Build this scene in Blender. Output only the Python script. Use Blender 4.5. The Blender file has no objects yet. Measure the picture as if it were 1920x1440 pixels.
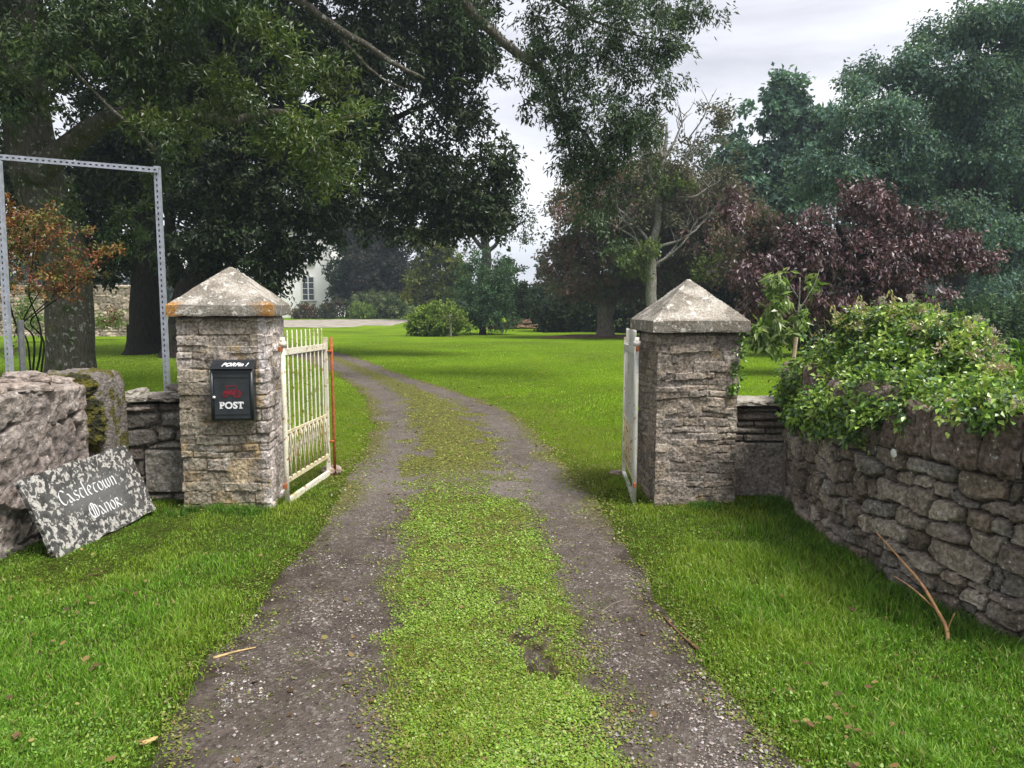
import bpy, math, random
import numpy as np
from mathutils import Vector, Matrix

C = bpy.context.scene.collection
R = math.radians
# ------------------------------------------------------------------ camera
F_PX = 1387.0
CAM_H = 1.6
PITCH = math.atan(145 / F_PX)
cam = bpy.data.cameras.new("camera")
cam.sensor_width = 36.0
cam.lens = F_PX / 1920 * 36.0
cam.clip_start = 0.05
cam.clip_end = 3000
cam_o = bpy.data.objects.new("camera", cam)
C.objects.link(cam_o)
cam_o.location = (0, 0, CAM_H)
cam_o.rotation_euler = (math.pi / 2 - PITCH, 0, 0)
bpy.context.scene.camera = cam_o

# ------------------------------------------------------------------ world, sun, exposure
SUN_EL, SUN_AZ = R(60), R(125)      # azimuth measured from +Y towards +X
w = bpy.data.worlds.new("World")
bpy.context.scene.world = w
w.use_nodes = True
nt = w.node_tree
nt.nodes.clear()
def N(nt, t, **kw):
    n = nt.nodes.new(t)
    for k, v in kw.items():
        if k in n.inputs:
            n.inputs[k].default_value = v
        else:
            setattr(n, k, v)
    return n
L = lambda nt, a, b: nt.links.new(a, b)
sky = N(nt, 'ShaderNodeTexSky', sky_type='NISHITA', sun_disc=False)
sky.sun_elevation = SUN_EL
sky.sun_rotation = SUN_AZ
sky.air_density = 1.0
sky.dust_density = 2.0
tc = N(nt, 'ShaderNodeTexCoord')
mp = N(nt, 'ShaderNodeMapping'); mp.inputs['Scale'].default_value = (1.0, 1.0, 3.2)
L(nt, tc.outputs['Generated'], mp.inputs[0])
n1 = N(nt, 'ShaderNodeTexNoise', Scale=1.7, Detail=7.0, Roughness=0.55, Distortion=0.5)
L(nt, mp.outputs[0], n1.inputs['Vector'])
cr = N(nt, 'ShaderNodeValToRGB')
cr.color_ramp.elements[0].position = 0.36; cr.color_ramp.elements[0].color = (0.31, 0.31, 0.355, 1)
cr.color_ramp.elements[1].position = 0.64; cr.color_ramp.elements[1].color = (0.63, 0.63, 0.65, 1)
L(nt, n1.outputs['Fac'], cr.inputs[0])
sc = N(nt, 'ShaderNodeVectorMath', operation='SCALE'); sc.inputs['Scale'].default_value = 10.0
L(nt, cr.outputs[0], sc.inputs[0])
mx = N(nt, 'ShaderNodeMix', data_type='RGBA'); mx.inputs[0].default_value = 0.90
L(nt, sky.outputs[0], mx.inputs[6]); L(nt, sc.outputs[0], mx.inputs[7])
bg = N(nt, 'ShaderNodeBackground', Strength=0.095)
L(nt, mx.outputs[2], bg.inputs[0])
wo = N(nt, 'ShaderNodeOutputWorld'); L(nt, bg.outputs[0], wo.inputs[0])

sun = bpy.data.lights.new("sun", 'SUN')
sun.energy = 3.4
sun.angle = R(22)
sun.color = (1.0, 0.96, 0.9)
sun_o = bpy.data.objects.new("sun", sun)
C.objects.link(sun_o)
sd = Vector((math.sin(SUN_AZ) * math.cos(SUN_EL), math.cos(SUN_AZ) * math.cos(SUN_EL), math.sin(SUN_EL)))
sun_o.rotation_euler = sd.to_track_quat('Z', 'Y').to_euler()
vs = bpy.context.scene.view_settings
vs.view_transform = 'Standard'; vs.look = 'None'; vs.gamma = 1.0; vs.use_curve_mapping = False
vs.exposure = 1.05
cy = bpy.context.scene.cycles
cy.max_bounces = 6; cy.diffuse_bounces = 3; cy.glossy_bounces = 2; cy.transmission_bounces = 4
cy.transparent_max_bounces = 4

# ------------------------------------------------------------------ helpers
cp, sp_ = math.cos(PITCH), math.sin(PITCH)
def ray(px, py):
    a = (px - 960) / F_PX; b = (720 - py) / F_PX
    return np.array([a, cp + b * sp_, -sp_ + b * cp])
def P(px, py, Y):                       # point at world distance Y seen at that place of the photo
    d = ray(px, py); t = Y / d[1]
    return np.array([0, 0, CAM_H]) + d * t
def G(px, py, z=0.0):                   # point on the ground
    d = ray(px, py); t = (z - CAM_H) / d[2]
    return np.array([0, 0, CAM_H]) + d * t

def hashf(ix, iy, iz, seed):
    M = 0xffffffff
    h = (ix.astype(np.int64) * 374761393 + iy.astype(np.int64) * 668265263 + iz.astype(np.int64) * 1103515245 + seed * 144269) & M
    h = ((h ^ (h >> 13)) * 1274126177) & M
    h = ((h ^ (h >> 15)) * 2246822519) & M
    h = h ^ (h >> 16)
    return h / float(M)
def vnoise(x, y, z=None, seed=0):
    x = np.asarray(x, float); y = np.asarray(y, float)
    z = np.zeros_like(x) if z is None else np.asarray(z, float)
    ix, iy, iz = np.floor(x), np.floor(y), np.floor(z)
    fx, fy, fz = x - ix, y - iy, z - iz
    fx = fx * fx * (3 - 2 * fx); fy = fy * fy * (3 - 2 * fy); fz = fz * fz * (3 - 2 * fz)
    r = 0
    for a in (0, 1):
        for b in (0, 1):
            for c in (0, 1):
                r = r + hashf(ix + a, iy + b, iz + c, seed) * (fx if a else 1 - fx) * (fy if b else 1 - fy) * (fz if c else 1 - fz)
    return r
def fbm(x, y, z=None, seed=0, o=4):
    x = np.asarray(x, float); y = np.asarray(y, float)
    z = np.zeros_like(x) if z is None else np.asarray(z, float)
    s = 0; a = 0.5; t = 0
    for i in range(o):
        s = s + a * vnoise(x * 2**i, y * 2**i, z * 2**i, seed + i * 17); t += a; a *= 0.5
    return s / t
def sstep(a, b, x):
    t = np.clip((x - a) / (b - a), 0, 1)
    return t * t * (3 - 2 * t)

def tag(o, label=None, cat=None, group=None, kind=None):
    if label: o['label'] = label
    if cat: o['category'] = cat
    if group: o['group'] = group
    if kind: o['kind'] = kind
    return o
def empty(name, loc, label, cat, group=None, rz=0.0):
    o = bpy.data.objects.new(name, None); C.objects.link(o)
    o.location = loc; o.rotation_euler = (0, 0, rz); o.empty_display_size = 0.2
    return tag(o, label, cat, group)
def mesh_np(name, V, faces, mat, parent=None, col=None, smooth=False, local=True):
    """V (n,3); faces: list of (m,k) int arrays. World coordinates; made local to the parent."""
    V = np.asarray(V, dtype=np.float32)
    if not isinstance(faces, list): faces = [faces]
    faces = [np.asarray(f, dtype=np.int32) for f in faces if len(f)]
    if parent is not None and local:
        V = V - np.array(parent.location, dtype=np.float32)
        rz = parent.rotation_euler[2]
        if abs(rz) > 1e-9:
            c, s = math.cos(-rz), math.sin(-rz)
            V = np.stack([V[:, 0] * c - V[:, 1] * s, V[:, 0] * s + V[:, 1] * c, V[:, 2]], 1).astype(np.float32)
    me = bpy.data.meshes.new(name)
    me.vertices.add(len(V)); me.vertices.foreach_set('co', V.ravel())
    nl = sum(f.size for f in faces); nf = sum(len(f) for f in faces)
    me.loops.add(nl); me.loops.foreach_set('vertex_index', np.concatenate([f.ravel() for f in faces]))
    me.polygons.add(nf)
    tot = np.concatenate([np.full(len(f), f.shape[1], np.int32) for f in faces])
    st = np.concatenate([[0], np.cumsum(tot)[:-1]]).astype(np.int32)
    me.polygons.foreach_set('loop_start', st); me.polygons.foreach_set('loop_total', tot)
    me.polygons.foreach_set('use_smooth', np.full(nf, smooth))
    me.update(calc_edges=True)
    if col is not None:
        a = me.attributes.new('Col', 'FLOAT_COLOR', 'POINT')
        c4 = np.ones((len(V), 4), np.float32); c4[:, :col.shape[1]] = col
        a.data.foreach_set('color', c4.ravel())
    me.materials.append(mat)
    o = bpy.data.objects.new(name, me); C.objects.link(o)
    if parent is not None: o.parent = parent
    return o
class MB:
    """collects shapes into ONE mesh"""
    def __init__(s): s.V = []; s.F = {3: [], 4: []}; s.K = []; s.n = 0; s.ng = []
    def add(s, V, F, col=None):
        V = np.asarray(V, float); F = np.asarray(F, int)
        s.V.append(V); s.F.setdefault(F.shape[1], []).append(F + s.n); s.n += len(V)
        k = np.ones((len(V), 3)) * (np.array(col) if col is not None else 0.5)
        s.K.append(k)
    def box(s, c, size, rz=0.0, col=None, M=None):
        h = np.array(size) / 2
        v = np.array([[x, y, z] for x in (-1, 1) for y in (-1, 1) for z in (-1, 1)]) * h
        f = [[0, 1, 3, 2], [4, 6, 7, 5], [0, 4, 5, 1], [2, 3, 7, 6], [0, 2, 6, 4], [1, 5, 7, 3]]
        if M is not None: v = v @ np.array(M).T
        if rz:
            a, b = math.cos(rz), math.sin(rz)
            v = np.stack([v[:, 0] * a - v[:, 1] * b, v[:, 0] * b + v[:, 1] * a, v[:, 2]], 1)
        s.add(v + np.array(c), f, col)
    def tube(s, pts, rad, sides=8, col=None, cap=True):
        pts = np.asarray(pts, float); n = len(pts)
        rad = np.ones(n) * rad if np.isscalar(rad) else np.asarray(rad, float)
        T = np.gradient(pts, axis=0); T /= np.linalg.norm(T, axis=1)[:, None] + 1e-12
        ref = np.array([0, 0, 1.0]) if abs(T[:, 2]).mean() < 0.9 else np.array([1.0, 0, 0])
        A = np.cross(T, ref); A /= np.linalg.norm(A, axis=1)[:, None] + 1e-12
        B = np.cross(T, A)
        th = np.linspace(0, 2 * math.pi, sides, endpoint=False)
        v = pts[:, None] + rad[:, None, None] * (np.cos(th)[None, :, None] * A[:, None] + np.sin(th)[None, :, None] * B[:, None])
        i = np.arange(n - 1)[:, None] * sides; j = np.arange(sides)[None]; k = (j + 1) % sides
        F = np.stack([i + j, i + k, i + sides + k, i + sides + j], -1).reshape(-1, 4)
        s.add(v.reshape(-1, 3), F, col)
        if cap:
            b = s.n - n * sides
            s.F.setdefault(sides, []).append(np.array([[b + q for q in range(sides)][::-1]]))
            s.F[sides].append(np.array([[b + (n - 1) * sides + q for q in range(sides)]]))
    def build(s, name, mat, parent=None, smooth=False, local=True):
        V = np.concatenate(s.V); fs = [np.concatenate(f) for f in s.F.values() if f]
        return mesh_np(name, V, fs, mat, parent, np.concatenate(s.K), smooth, local)
def curve(pts, n=8):
    """Catmull-Rom through pts"""
    p = np.asarray(pts, float); q = np.vstack([2 * p[0] - p[1], p, 2 * p[-1] - p[-2]])
    out = []
    for i in range(1, len(q) - 2):
        for t in np.linspace(0, 1, n, endpoint=False):
            a, b, c, d = q[i - 1], q[i], q[i + 1], q[i + 2]
            out.append(0.5 * (2 * b + (c - a) * t + (2 * a - 5 * b + 4 * c - d) * t * t + (3 * b - a - 3 * c + d) * t**3))
    out.append(p[-1])
    return np.array(out)

# ------------------------------------------------------------------ materials
def new_mat(name):
    m = bpy.data.materials.new(name); m.use_nodes = True
    t = m.node_tree; t.nodes.clear()
    o = N(t, 'ShaderNodeOutputMaterial'); b = N(t, 'ShaderNodeBsdfPrincipled')
    L(t, b.outputs[0], o.inputs[0])
    return m, t, b, o
def noise_fac(t, scale, lo, hi, detail=5, src=None, rough=0.6):
    n = N(t, 'ShaderNodeTexNoise', Scale=scale, Detail=float(detail), Roughness=rough)
    if src is not None: L(t, src, n.inputs['Vector'])
    r = N(t, 'ShaderNodeMapRange'); r.inputs[1].default_value = lo; r.inputs[2].default_value = hi
    r.interpolation_type = 'SMOOTHSTEP'
    L(t, n.outputs['Fac'], r.inputs[0])
    return r.outputs[0]
def mixc(t, fac, a, b, blend='MIX'):
    m = N(t, 'ShaderNodeMix', data_type='RGBA', blend_type=blend)
    for s, i in ((fac, 0), (a, 6), (b, 7)):
        if hasattr(s, 'is_linked') or hasattr(s, 'links'): L(t, s, m.inputs[i])
        elif i == 0: m.inputs[0].default_value = s
        else: m.inputs[i].default_value = (*s, 1)
    return m.outputs[2]
def bump(t, b, h, strength=0.5, dist=0.02):
    n = N(t, 'ShaderNodeBump', Strength=strength, Distance=dist)
    L(t, h, n.inputs['Height']); L(t, n.outputs[0], b.inputs['Normal'])
def attr_col(t, name='Col'):
    return N(t, 'ShaderNodeAttribute', attribute_name=name).outputs['Color']
def mat_stone(name, lichen=0.62, lichen_col=(0.55, 0.53, 0.48), rust=0.0, grain=60, var=0.45, spots=True, bmp=0.55, rustc=(0.36, 0.19, 0.05)):
    m, t, b, o = new_mat(name)
    co = N(t, 'ShaderNodeTexCoord').outputs['Object']
    c = attr_col(t)
    n1 = noise_fac(t, grain, 0.28, 0.72, 6, co)
    dark = mixc(t, 1.0, c, (1 - var, 1 - var, 1 - var), 'MULTIPLY')
    lite = mixc(t, 1.0, c, (1 + var, 1 + var, 1 + var), 'MULTIPLY')
    c1 = mixc(t, n1, dark, lite)
    n2 = noise_fac(t, 7, 0.35, 0.7, 4, co)
    c1 = mixc(t, n2, mixc(t, 1.0, c1, (0.78, 0.74, 0.70), 'MULTIPLY'), c1)
    if rust > 0:
        c1 = mixc(t, noise_fac(t, 9, rust, rust + 0.12, 5, co), c1, rustc)
    c1 = mixc(t, noise_fac(t, 16, lichen, lichen + 0.05, 6, co, 0.7), c1, lichen_col)
    if spots:
        c1 = mixc(t, noise_fac(t, 45, 0.69, 0.73, 2, co), c1, (0.66, 0.65, 0.6))
    L(t, c1, b.inputs['Base Color']); b.inputs['Roughness'].default_value = 0.92
    b.inputs['Specular IOR Level'].default_value = 0.2
    nn = N(t, 'ShaderNodeTexNoise', Scale=float(grain), Detail=8.0, Roughness=0.7); L(t, co, nn.inputs['Vector'])
    bump(t, b, nn.outputs['Fac'], bmp, 0.02)
    return m
def mat_leaf(name, trans=0.35, rough=0.45, spec=0.4):
    m, t, b, o = new_mat(name)
    c = attr_col(t)
    L(t, c, b.inputs['Base Color']); b.inputs['Roughness'].default_value = rough
    b.inputs['Specular IOR Level'].default_value = spec
    tr = N(t, 'ShaderNodeBsdfTranslucent')
    cc = mixc(t, 1.0, c, (1.25, 1.35, 0.7), 'MULTIPLY'); L(t, cc, tr.inputs[0])
    ms = N(t, 'ShaderNodeMixShader'); ms.inputs[0].default_value = trans
    L(t, b.outputs[0], ms.inputs[1]); L(t, tr.outputs[0], ms.inputs[2]); L(t, ms.outputs[0], o.inputs[0])
    return m
def mat_plain(name, col, rough=0.7, spec=0.3, var=0.2, scale=20, metal=0.0, bmp=0.1):
    m, t, b, o = new_mat(name)
    co = N(t, 'ShaderNodeTexCoord').outputs['Object']
    f = noise_fac(t, scale, 0.3, 0.7, 5, co)
    a = tuple(x * (1 - var) for x in col); d = tuple(min(1, x * (1 + var)) for x in col)
    L(t, mixc(t, f, a, d), b.inputs['Base Color'])
    b.inputs['Roughness'].default_value = rough; b.inputs['Specular IOR Level'].default_value = spec
    b.inputs['Metallic'].default_value = metal
    if bmp: bump(t, b, f, bmp, 0.01)
    return m
def mat_bark(name, col, moss=(0.05, 0.07, 0.02), mossf=0.55, lich=0.68, scale=6.0):
    m, t, b, o = new_mat(name)
    tc = N(t, 'ShaderNodeTexCoord').outputs['Object']
    mp = N(t, 'ShaderNodeMapping'); mp.inputs['Scale'].default_value = (1, 1, 0.25); L(t, tc, mp.inputs[0])
    n = noise_fac(t, scale * 3, 0.3, 0.7, 7, mp.outputs[0])
    c = mixc(t, n, tuple(x * 0.45 for x in col), col)
    c = mixc(t, noise_fac(t, scale * 0.4, mossf, mossf + 0.15, 5, tc), c, moss)
    c = mixc(t, noise_fac(t, scale * 1.2, lich, lich + 0.04, 4, tc), c, (0.34, 0.35, 0.32))
    L(t, c, b.inputs['Base Color']); b.inputs['Roughness'].default_value = 0.95
    b.inputs['Specular IOR Level'].default_value = 0.15
    bump(t, b, n, 0.9, 0.04)
    return m
def mat_paint(name, base=(0.72, 0.71, 0.64), rust=(0.30, 0.11, 0.04), r0=0.60, algae=(0.42, 0.38, 0.14), a0=0.5):
    m, t, b, o = new_mat(name)
    co = N(t, 'ShaderNodeTexCoord').outputs['Object']
    c = mixc(t, noise_fac(t, 5, a0, a0 + 0.2, 4, co), base, algae)
    c = mixc(t, noise_fac(t, 22, r0, r0 + 0.06, 5, co, 0.7), c, rust)
    L(t, c, b.inputs['Base Color']); b.inputs['Roughness'].default_value = 0.6
    b.inputs['Specular IOR Level'].default_value = 0.3
    bump(t, b, noise_fac(t, 60, 0.3, 0.7, 4, co), 0.3, 0.004)
    return m

# ================================================================== GROUND
def edge(pts):
    w = np.array([G(x, y)[:2] for x, y in pts])
    w = w[np.argsort(w[:, 1])]
    return w
E_LL = edge([(280,1440),(335,1330),(395,1240),(470,1150),(525,1080),(590,1020),(628,965),(650,900),(682,850),(700,800),(690,752),(660,722),(628,697),(560,672)])
E_LR = edge([(735,1440),(705,1340),(715,1200),(725,1080),(742,970),(762,930),(772,850),(772,790),(745,745),(700,712),(650,687),(590,667)])
E_RL = edge([(1155,1440),(1130,1340),(1100,1200),(1062,1080),(1022,970),(985,930),(950,870),(925,820),(890,780),(830,745),(760,712),(690,687),(640,671),(590,661)])
E_RR = edge([(1505,1440),(1420,1350),(1300,1230),(1232,1120),(1172,1030),(1130,950),(1090,900),(1045,860),(995,800),(935,762),(855,732),(765,702),(695,677),(640,663),(600,655)])
def ex(E, y):
    y = np.asarray(y, float)
    r = np.interp(y, E[:, 1], E[:, 0])
    s0 = (E[2, 0] - E[0, 0]) / (E[2, 1] - E[0, 1])
    r = np.where(y < E[0, 1], E[0, 0] + (y - E[0, 1]) * s0 * 0.3, r)
    s1 = -0.75
    r = np.where(y > E[-1, 1], E[-1, 0] + (y - E[-1, 1]) * s1, r)
    return r
def wob(y, seed, amp=0.075):
    y = np.asarray(y, float)
    return (fbm(y * 2.3, y * 0, seed=seed, o=4) - 0.5) * 2 * amp * np.clip(0.6 + y / 12, 0.6, 2.0)
Y_END = 44.0
def edges(y):
    a = ex(E_LL, y) + wob(y, 1); b = ex(E_LR, y) + wob(y, 2); c = ex(E_RL, y) + wob(y, 3); d = ex(E_RR, y) + wob(y, 4)
    return a, b, c, d
def drive_in(x, y, m=0.0):
    a, b, c, d = edges(y)
    return np.minimum(x - a, d - x) - m          # > 0 inside the drive
def ground_z(x, y):
    """height of the finished ground surface"""
    x = np.asarray(x, float); y = np.asarray(y, float)
    d = np.where(y < Y_END, drive_in(x, y), -5)
    verge = sstep(0.0, 0.35, -d) * 0.030 + sstep(0.3, 3.0, -d) * 0.01
    a, b, c, dd = edges(y)
    mid = sstep(0, 0.3, np.minimum(x - b, c - x)) * 0.02 * (y < Y_END)
    rough = (fbm(x * 1.3, y * 1.3, seed=5, o=3) - 0.5) * 0.04 * sstep(0.1, 1.0, -d) + (fbm(x * 3, y * 3, seed=6, o=3) - 0.5) * 0.012
    return verge + mid + rough + (fbm(x * 0.12, y * 0.12, seed=8, o=2) - 0.5) * 0.25 * sstep(8, 25, y) + 0.35 * sstep(40, 90, y)

def grid(xs, ys):
    X, Yy = np.meshgrid(xs, ys)
    nx, ny = len(xs), len(ys)
    i = np.arange(ny - 1)[:, None] * nx; j = np.arange(nx - 1)[None]
    F = np.stack([i + j, i + j + 1, i + j + nx + 1, i + j + nx], -1).reshape(-1, 4)
    return X.ravel(), Yy.ravel(), F
xs = 0.9 * np.sinh(np.linspace(-6.7, 6.7, 401)); ys = 3.0 + 0.9 * np.sinh(np.linspace(-3.3, 7.2, 331))
X, Yy, F = grid(xs, ys)
Z = ground_z(X, Yy) - 0.035 * sstep(0.0, 0.08, np.where(Yy < Y_END - 0.5, drive_in(X, Yy), -5))
m, t, b, o = new_mat("lawn_soil")
co = N(t, 'ShaderNodeTexCoord').outputs['Object']
c = mixc(t, noise_fac(t, 0.35, 0.35, 0.65, 5, co), (0.15, 0.26, 0.014), (0.25, 0.385, 0.018))
c = mixc(t, noise_fac(t, 3.0, 0.35, 0.7, 6, co), c, (0.20, 0.32, 0.016))
c = mixc(t, noise_fac(t, 0.12, 0.45, 0.62, 5, co), c, mixc(t, 1.0, c, (0.80, 0.74, 1.3), 'MULTIPLY'))
c = mixc(t, noise_fac(t, 40.0, 0.35, 0.75, 6, co), mixc(t, 1.0, c, (0.55, 0.60, 0.55), 'MULTIPLY'), c)
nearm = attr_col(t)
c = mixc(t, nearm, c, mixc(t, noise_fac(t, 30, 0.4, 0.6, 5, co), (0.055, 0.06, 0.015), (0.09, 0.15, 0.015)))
L(t, c, b.inputs['Base Color']); b.inputs['Roughness'].default_value = 1.0; b.inputs['Specular IOR Level'].default_value = 0.05
bump(t, b, noise_fac(t, 25, 0.2, 0.8, 8, co, 0.75), 0.9, 0.05)
MAT_GROUND = m
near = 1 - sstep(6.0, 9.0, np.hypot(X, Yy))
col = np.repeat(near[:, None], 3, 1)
g = mesh_np("ground", np.stack([X, Yy, Z], 1), F, MAT_GROUND, None, col, True)
tag(g, kind='structure')

def bare(x, y):       # the worn brown patches in the strip
    q = G(985, 1215); r_ = G(960, 1150); s_ = G(1010, 1260)
    e = 0
    for p, rx, ry in ((q, 0.09, 0.17), (G(950, 1130), 0.05, 0.14), (s_, 0.10, 0.10), (G(1020, 1185), .06, .12)):
        e = np.maximum(e, np.exp(-((x - p[0]) / rx) ** 2 - ((y - p[1]) / ry) ** 2))
    return np.clip(e * 2.6 * sstep(0.40, 0.62, fbm(x * 26, y * 20, seed=66, o=3)), 0, 1)
# driveway: one sheet between the outer edges of the wheel tracks
ys = np.concatenate([np.arange(0.6, 12, 0.04), np.arange(12, Y_END, 0.15)])
us = np.linspace(0, 1, 90)
a, b_, c_, d = edges(ys)
Yg = np.repeat(ys[:, None], 90, 1)
ov = 0.05
Xg = (a - ov)[:, None] + us[None] * (d - a + 2 * ov)[:, None]
dm = np.minimum(Xg - a[:, None], d[:, None] - Xg)
Zg = ground_z(Xg, Yg) + 0.004 - 0.05 * sstep(0.0, -ov, dm)
mid = np.minimum(Xg - b_[:, None], c_[:, None] - Xg)            # >0 on the green strip
nz = fbm(Xg * 2.2, Yg * 2.2, seed=31, o=4) - 0.5
cross = np.exp(-((Yg - 6.55) / 0.55) ** 2)                          # gravel worn across the gateway
thin = sstep(5.9, 7.2, Yg) * (1 - sstep(11, 15, Yg))
nz2 = fbm(Xg * 7, Yg * 7, seed=32, o=3) - 0.5
gm = sstep(-0.05, 0.22, mid + nz * 0.40 * (0.4 + thin) + nz2 * (0.15 + 1.0 * cross + .5 * thin) - 0.09 * cross + 0.02 * thin) * (1 - .45 * cross)
gm = np.maximum(gm, .85 * sstep(0.26, 0.02, dm + nz * .45) * sstep(4.6, 6.4, Yg)); br_ = bare(Xg, Yg); gm = gm * (1 - br_)
gravel = np.clip(0.25 + 1.3 * (fbm(Xg * 1.6, Yg * 0.9, seed=41, o=3) - 0.35), 0, 1) * 0.5 + cross * 0.5 + 0.28 * sstep(5, 7, Yg)
outer = np.maximum(sstep(0.16, 0.0, dm + nz * 0.2), br_ * 1.6)
gravel = gravel * (1 - br_)
col = np.stack([gm, np.clip(gravel, 0, 1), outer], -1).reshape(-1, 3)
i = np.arange(len(ys) - 1)[:, None] * 90; j = np.arange(89)[None]
F = np.stack([i + j, i + j + 1, i + j + 91, i + j + 90], -1).reshape(-1, 4)
m, t, b, o = new_mat("gravel_track")
co = N(t, 'ShaderNodeTexCoord').outputs['Object']
sep = N(t, 'ShaderNodeSeparateColor'); L(t, attr_col(t), sep.inputs[0])
base = mixc(t, noise_fac(t, 7, 0.3, 0.7, 6, co), (0.054, 0.041, 0.033), (0.105, 0.083, 0.068))
base = mixc(t, sep.outputs[1], base, (0.175, 0.150, 0.132))
v = N(t, 'ShaderNodeTexVoronoi', Scale=75.0); L(t, co, v.inputs['Vector'])
sepv = N(t, 'ShaderNodeSeparateColor'); L(t, v.outputs['Color'], sepv.inputs[0])
r = N(t, 'ShaderNodeMapRange'); r.inputs[1].default_value = 0.72; r.inputs[2].default_value = 1.0; L(t, sepv.outputs[0], r.inputs[0])
pat = N(t, 'ShaderNodeMath', operation='MULTIPLY'); L(t, r.outputs[0], pat.inputs[0]); L(t, noise_fac(t, 3.5, 0.38, 0.62, 4, co), pat.inputs[1])
base = mixc(t, pat.outputs[0], base, (0.27, 0.24, 0.22))
r2 = N(t, 'ShaderNodeMapRange'); r2.inputs[1].default_value = 0.0; r2.inputs[2].default_value = 0.3; r2.inputs[3].default_value = 1; r2.inputs[4].default_value = 0; L(t, sepv.outputs[1], r2.inputs[0])
base = mixc(t, r2.outputs[0], base, mixc(t, 1.0, base, (0.5, 0.5, 0.5), 'MULTIPLY'))
mossy = mixc(t, noise_fac(t, 28, 0.35, 0.65, 6, co), (0.060, 0.050, 0.020), (0.165, 0.170, 0.035))
f3 = noise_fac(t, 6, 0.40, 0.62, 6, co)
mm = N(t, 'ShaderNodeMath', operation='MULTIPLY'); L(t, sep.outputs[2], mm.inputs[0]); L(t, f3, mm.inputs[1]); mm.use_clamp = True
base = mixc(t, mm.outputs[0], base, (0.035, 0.025, 0.016))
base = mixc(t, sep.outputs[0], base, mossy)
sm = N(t, 'ShaderNodeMath', operation='MULTIPLY'); L(t, noise_fac(t, 9, 0.55, 0.72, 6, co), sm.inputs[0]); sm.inputs[1].default_value = 0.55
base = mixc(t, sm.outputs[0], base, (0.10, 0.115, 0.03))
L(t, base, b.inputs['Base Color']); b.inputs['Roughness'].default_value = 0.95; b.inputs['Specular IOR Level'].default_value = 0.2
vh = N(t, 'ShaderNodeMath', operation='ADD'); L(t, v.outputs['Distance'], vh.inputs[0]); L(t, noise_fac(t, 120, 0.2, 0.8, 6, co), vh.inputs[1])
bump(t, b, vh.outputs[0], 0.8, 0.012)
dr = mesh_np("driveway", np.stack([Xg.ravel(), Yg.ravel(), Zg.ravel()], 1), F, m, None, col, True)
tag(dr, kind='structure')
# pale gravel forecourt in front of the house
fx, fy, fF = grid(np.linspace(-46, -9, 60), np.linspace(54, 72, 24))
wv = 2.5 * (fbm(fx * 0.2, fy * 0, seed=3) - 0.5)
fz = ground_z(fx, fy) + 0.02
fo = mesh_np("forecourt_gravel", np.stack([fx, fy + wv * (fy < 56), fz], 1), fF, mat_plain("pale_gravel", (0.26, 0.235, 0.20), 0.95, 0.1, 0.25, 1.2), None, None, True)
tag(fo, kind='structure')

# ------------------------------------------------------------------ grass (stuff)
rng = np.random.default_rng(7)
def blades(name, x, y, h, wd, colr, mat, lean=0.5, label=None, cat='grass', seg=2):
    n = len(x); z = ground_z(x, y) - 0.005
    th = rng.uniform(0, 2 * math.pi, n); ph = rng.uniform(0, 2 * math.pi, n)
    ln = lean * rng.uniform(0.1, 1.0, n) * h
    wx, wy = np.cos(th) * wd / 2, np.sin(th) * wd / 2
    lx, ly = np.cos(ph) * ln, np.sin(ph) * ln
    B = np.stack([x, y, z], 1)
    W = np.stack([wx, wy, 0 * wx], 1)
    M = B + np.stack([lx * 0.3, ly * 0.3, h * 0.58], 1)
    T = B + np.stack([lx, ly, h * rng.uniform(0.8, 1.0, n)], 1)
    if seg == 2:
        V = np.stack([B - W, B + W, M - W * 0.75, M + W * 0.75, T], 1).reshape(-1, 3)
        k = np.arange(n)[:, None] * 5
        Fq = k + np.array([[0, 1, 3, 2]]); Ft = k + np.array([[2, 3, 4]])
        faces = [Fq, Ft]; rep = 5
    else:
        V = np.stack([B - W, B + W, T], 1).reshape(-1, 3)
        faces = [np.arange(n)[:, None] * 3 + np.array([[0, 1, 2]])]; rep = 3
    ob = mesh_np(name, V, faces, mat, None, np.repeat(colr, rep, 0))
    return tag(ob, label, cat, kind='stuff')
def pal(n, cols, jit=0.18, pr=None):
    cols = np.array(cols); c = cols[rng.choice(len(cols), n, p=pr)]
    return np.clip(c * rng.uniform(1 - jit, 1 + jit, (n, 1)) * rng.uniform(0.93, 1.07, (n, 3)), 0, 1)
MAT_GRASS = mat_leaf("grass_blade", 0.40, 0.5, 0.3)
MAT_CLOVER = mat_leaf("clover_leaf", 0.30, 0.45, 0.4)

def sample(n, y0, y1, x0, x1, power=2.0):
    u = rng.uniform(0, 1, n); p = 1 - power
    y = (y0**p + u * (y1**p - y0**p)) ** (1 / p)
    x = rng.uniform(x0, x1, n) * y
    return x, y
def rand_patch(x, y, s, seed): return fbm(x * s, y * s, seed=seed, o=3)

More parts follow.
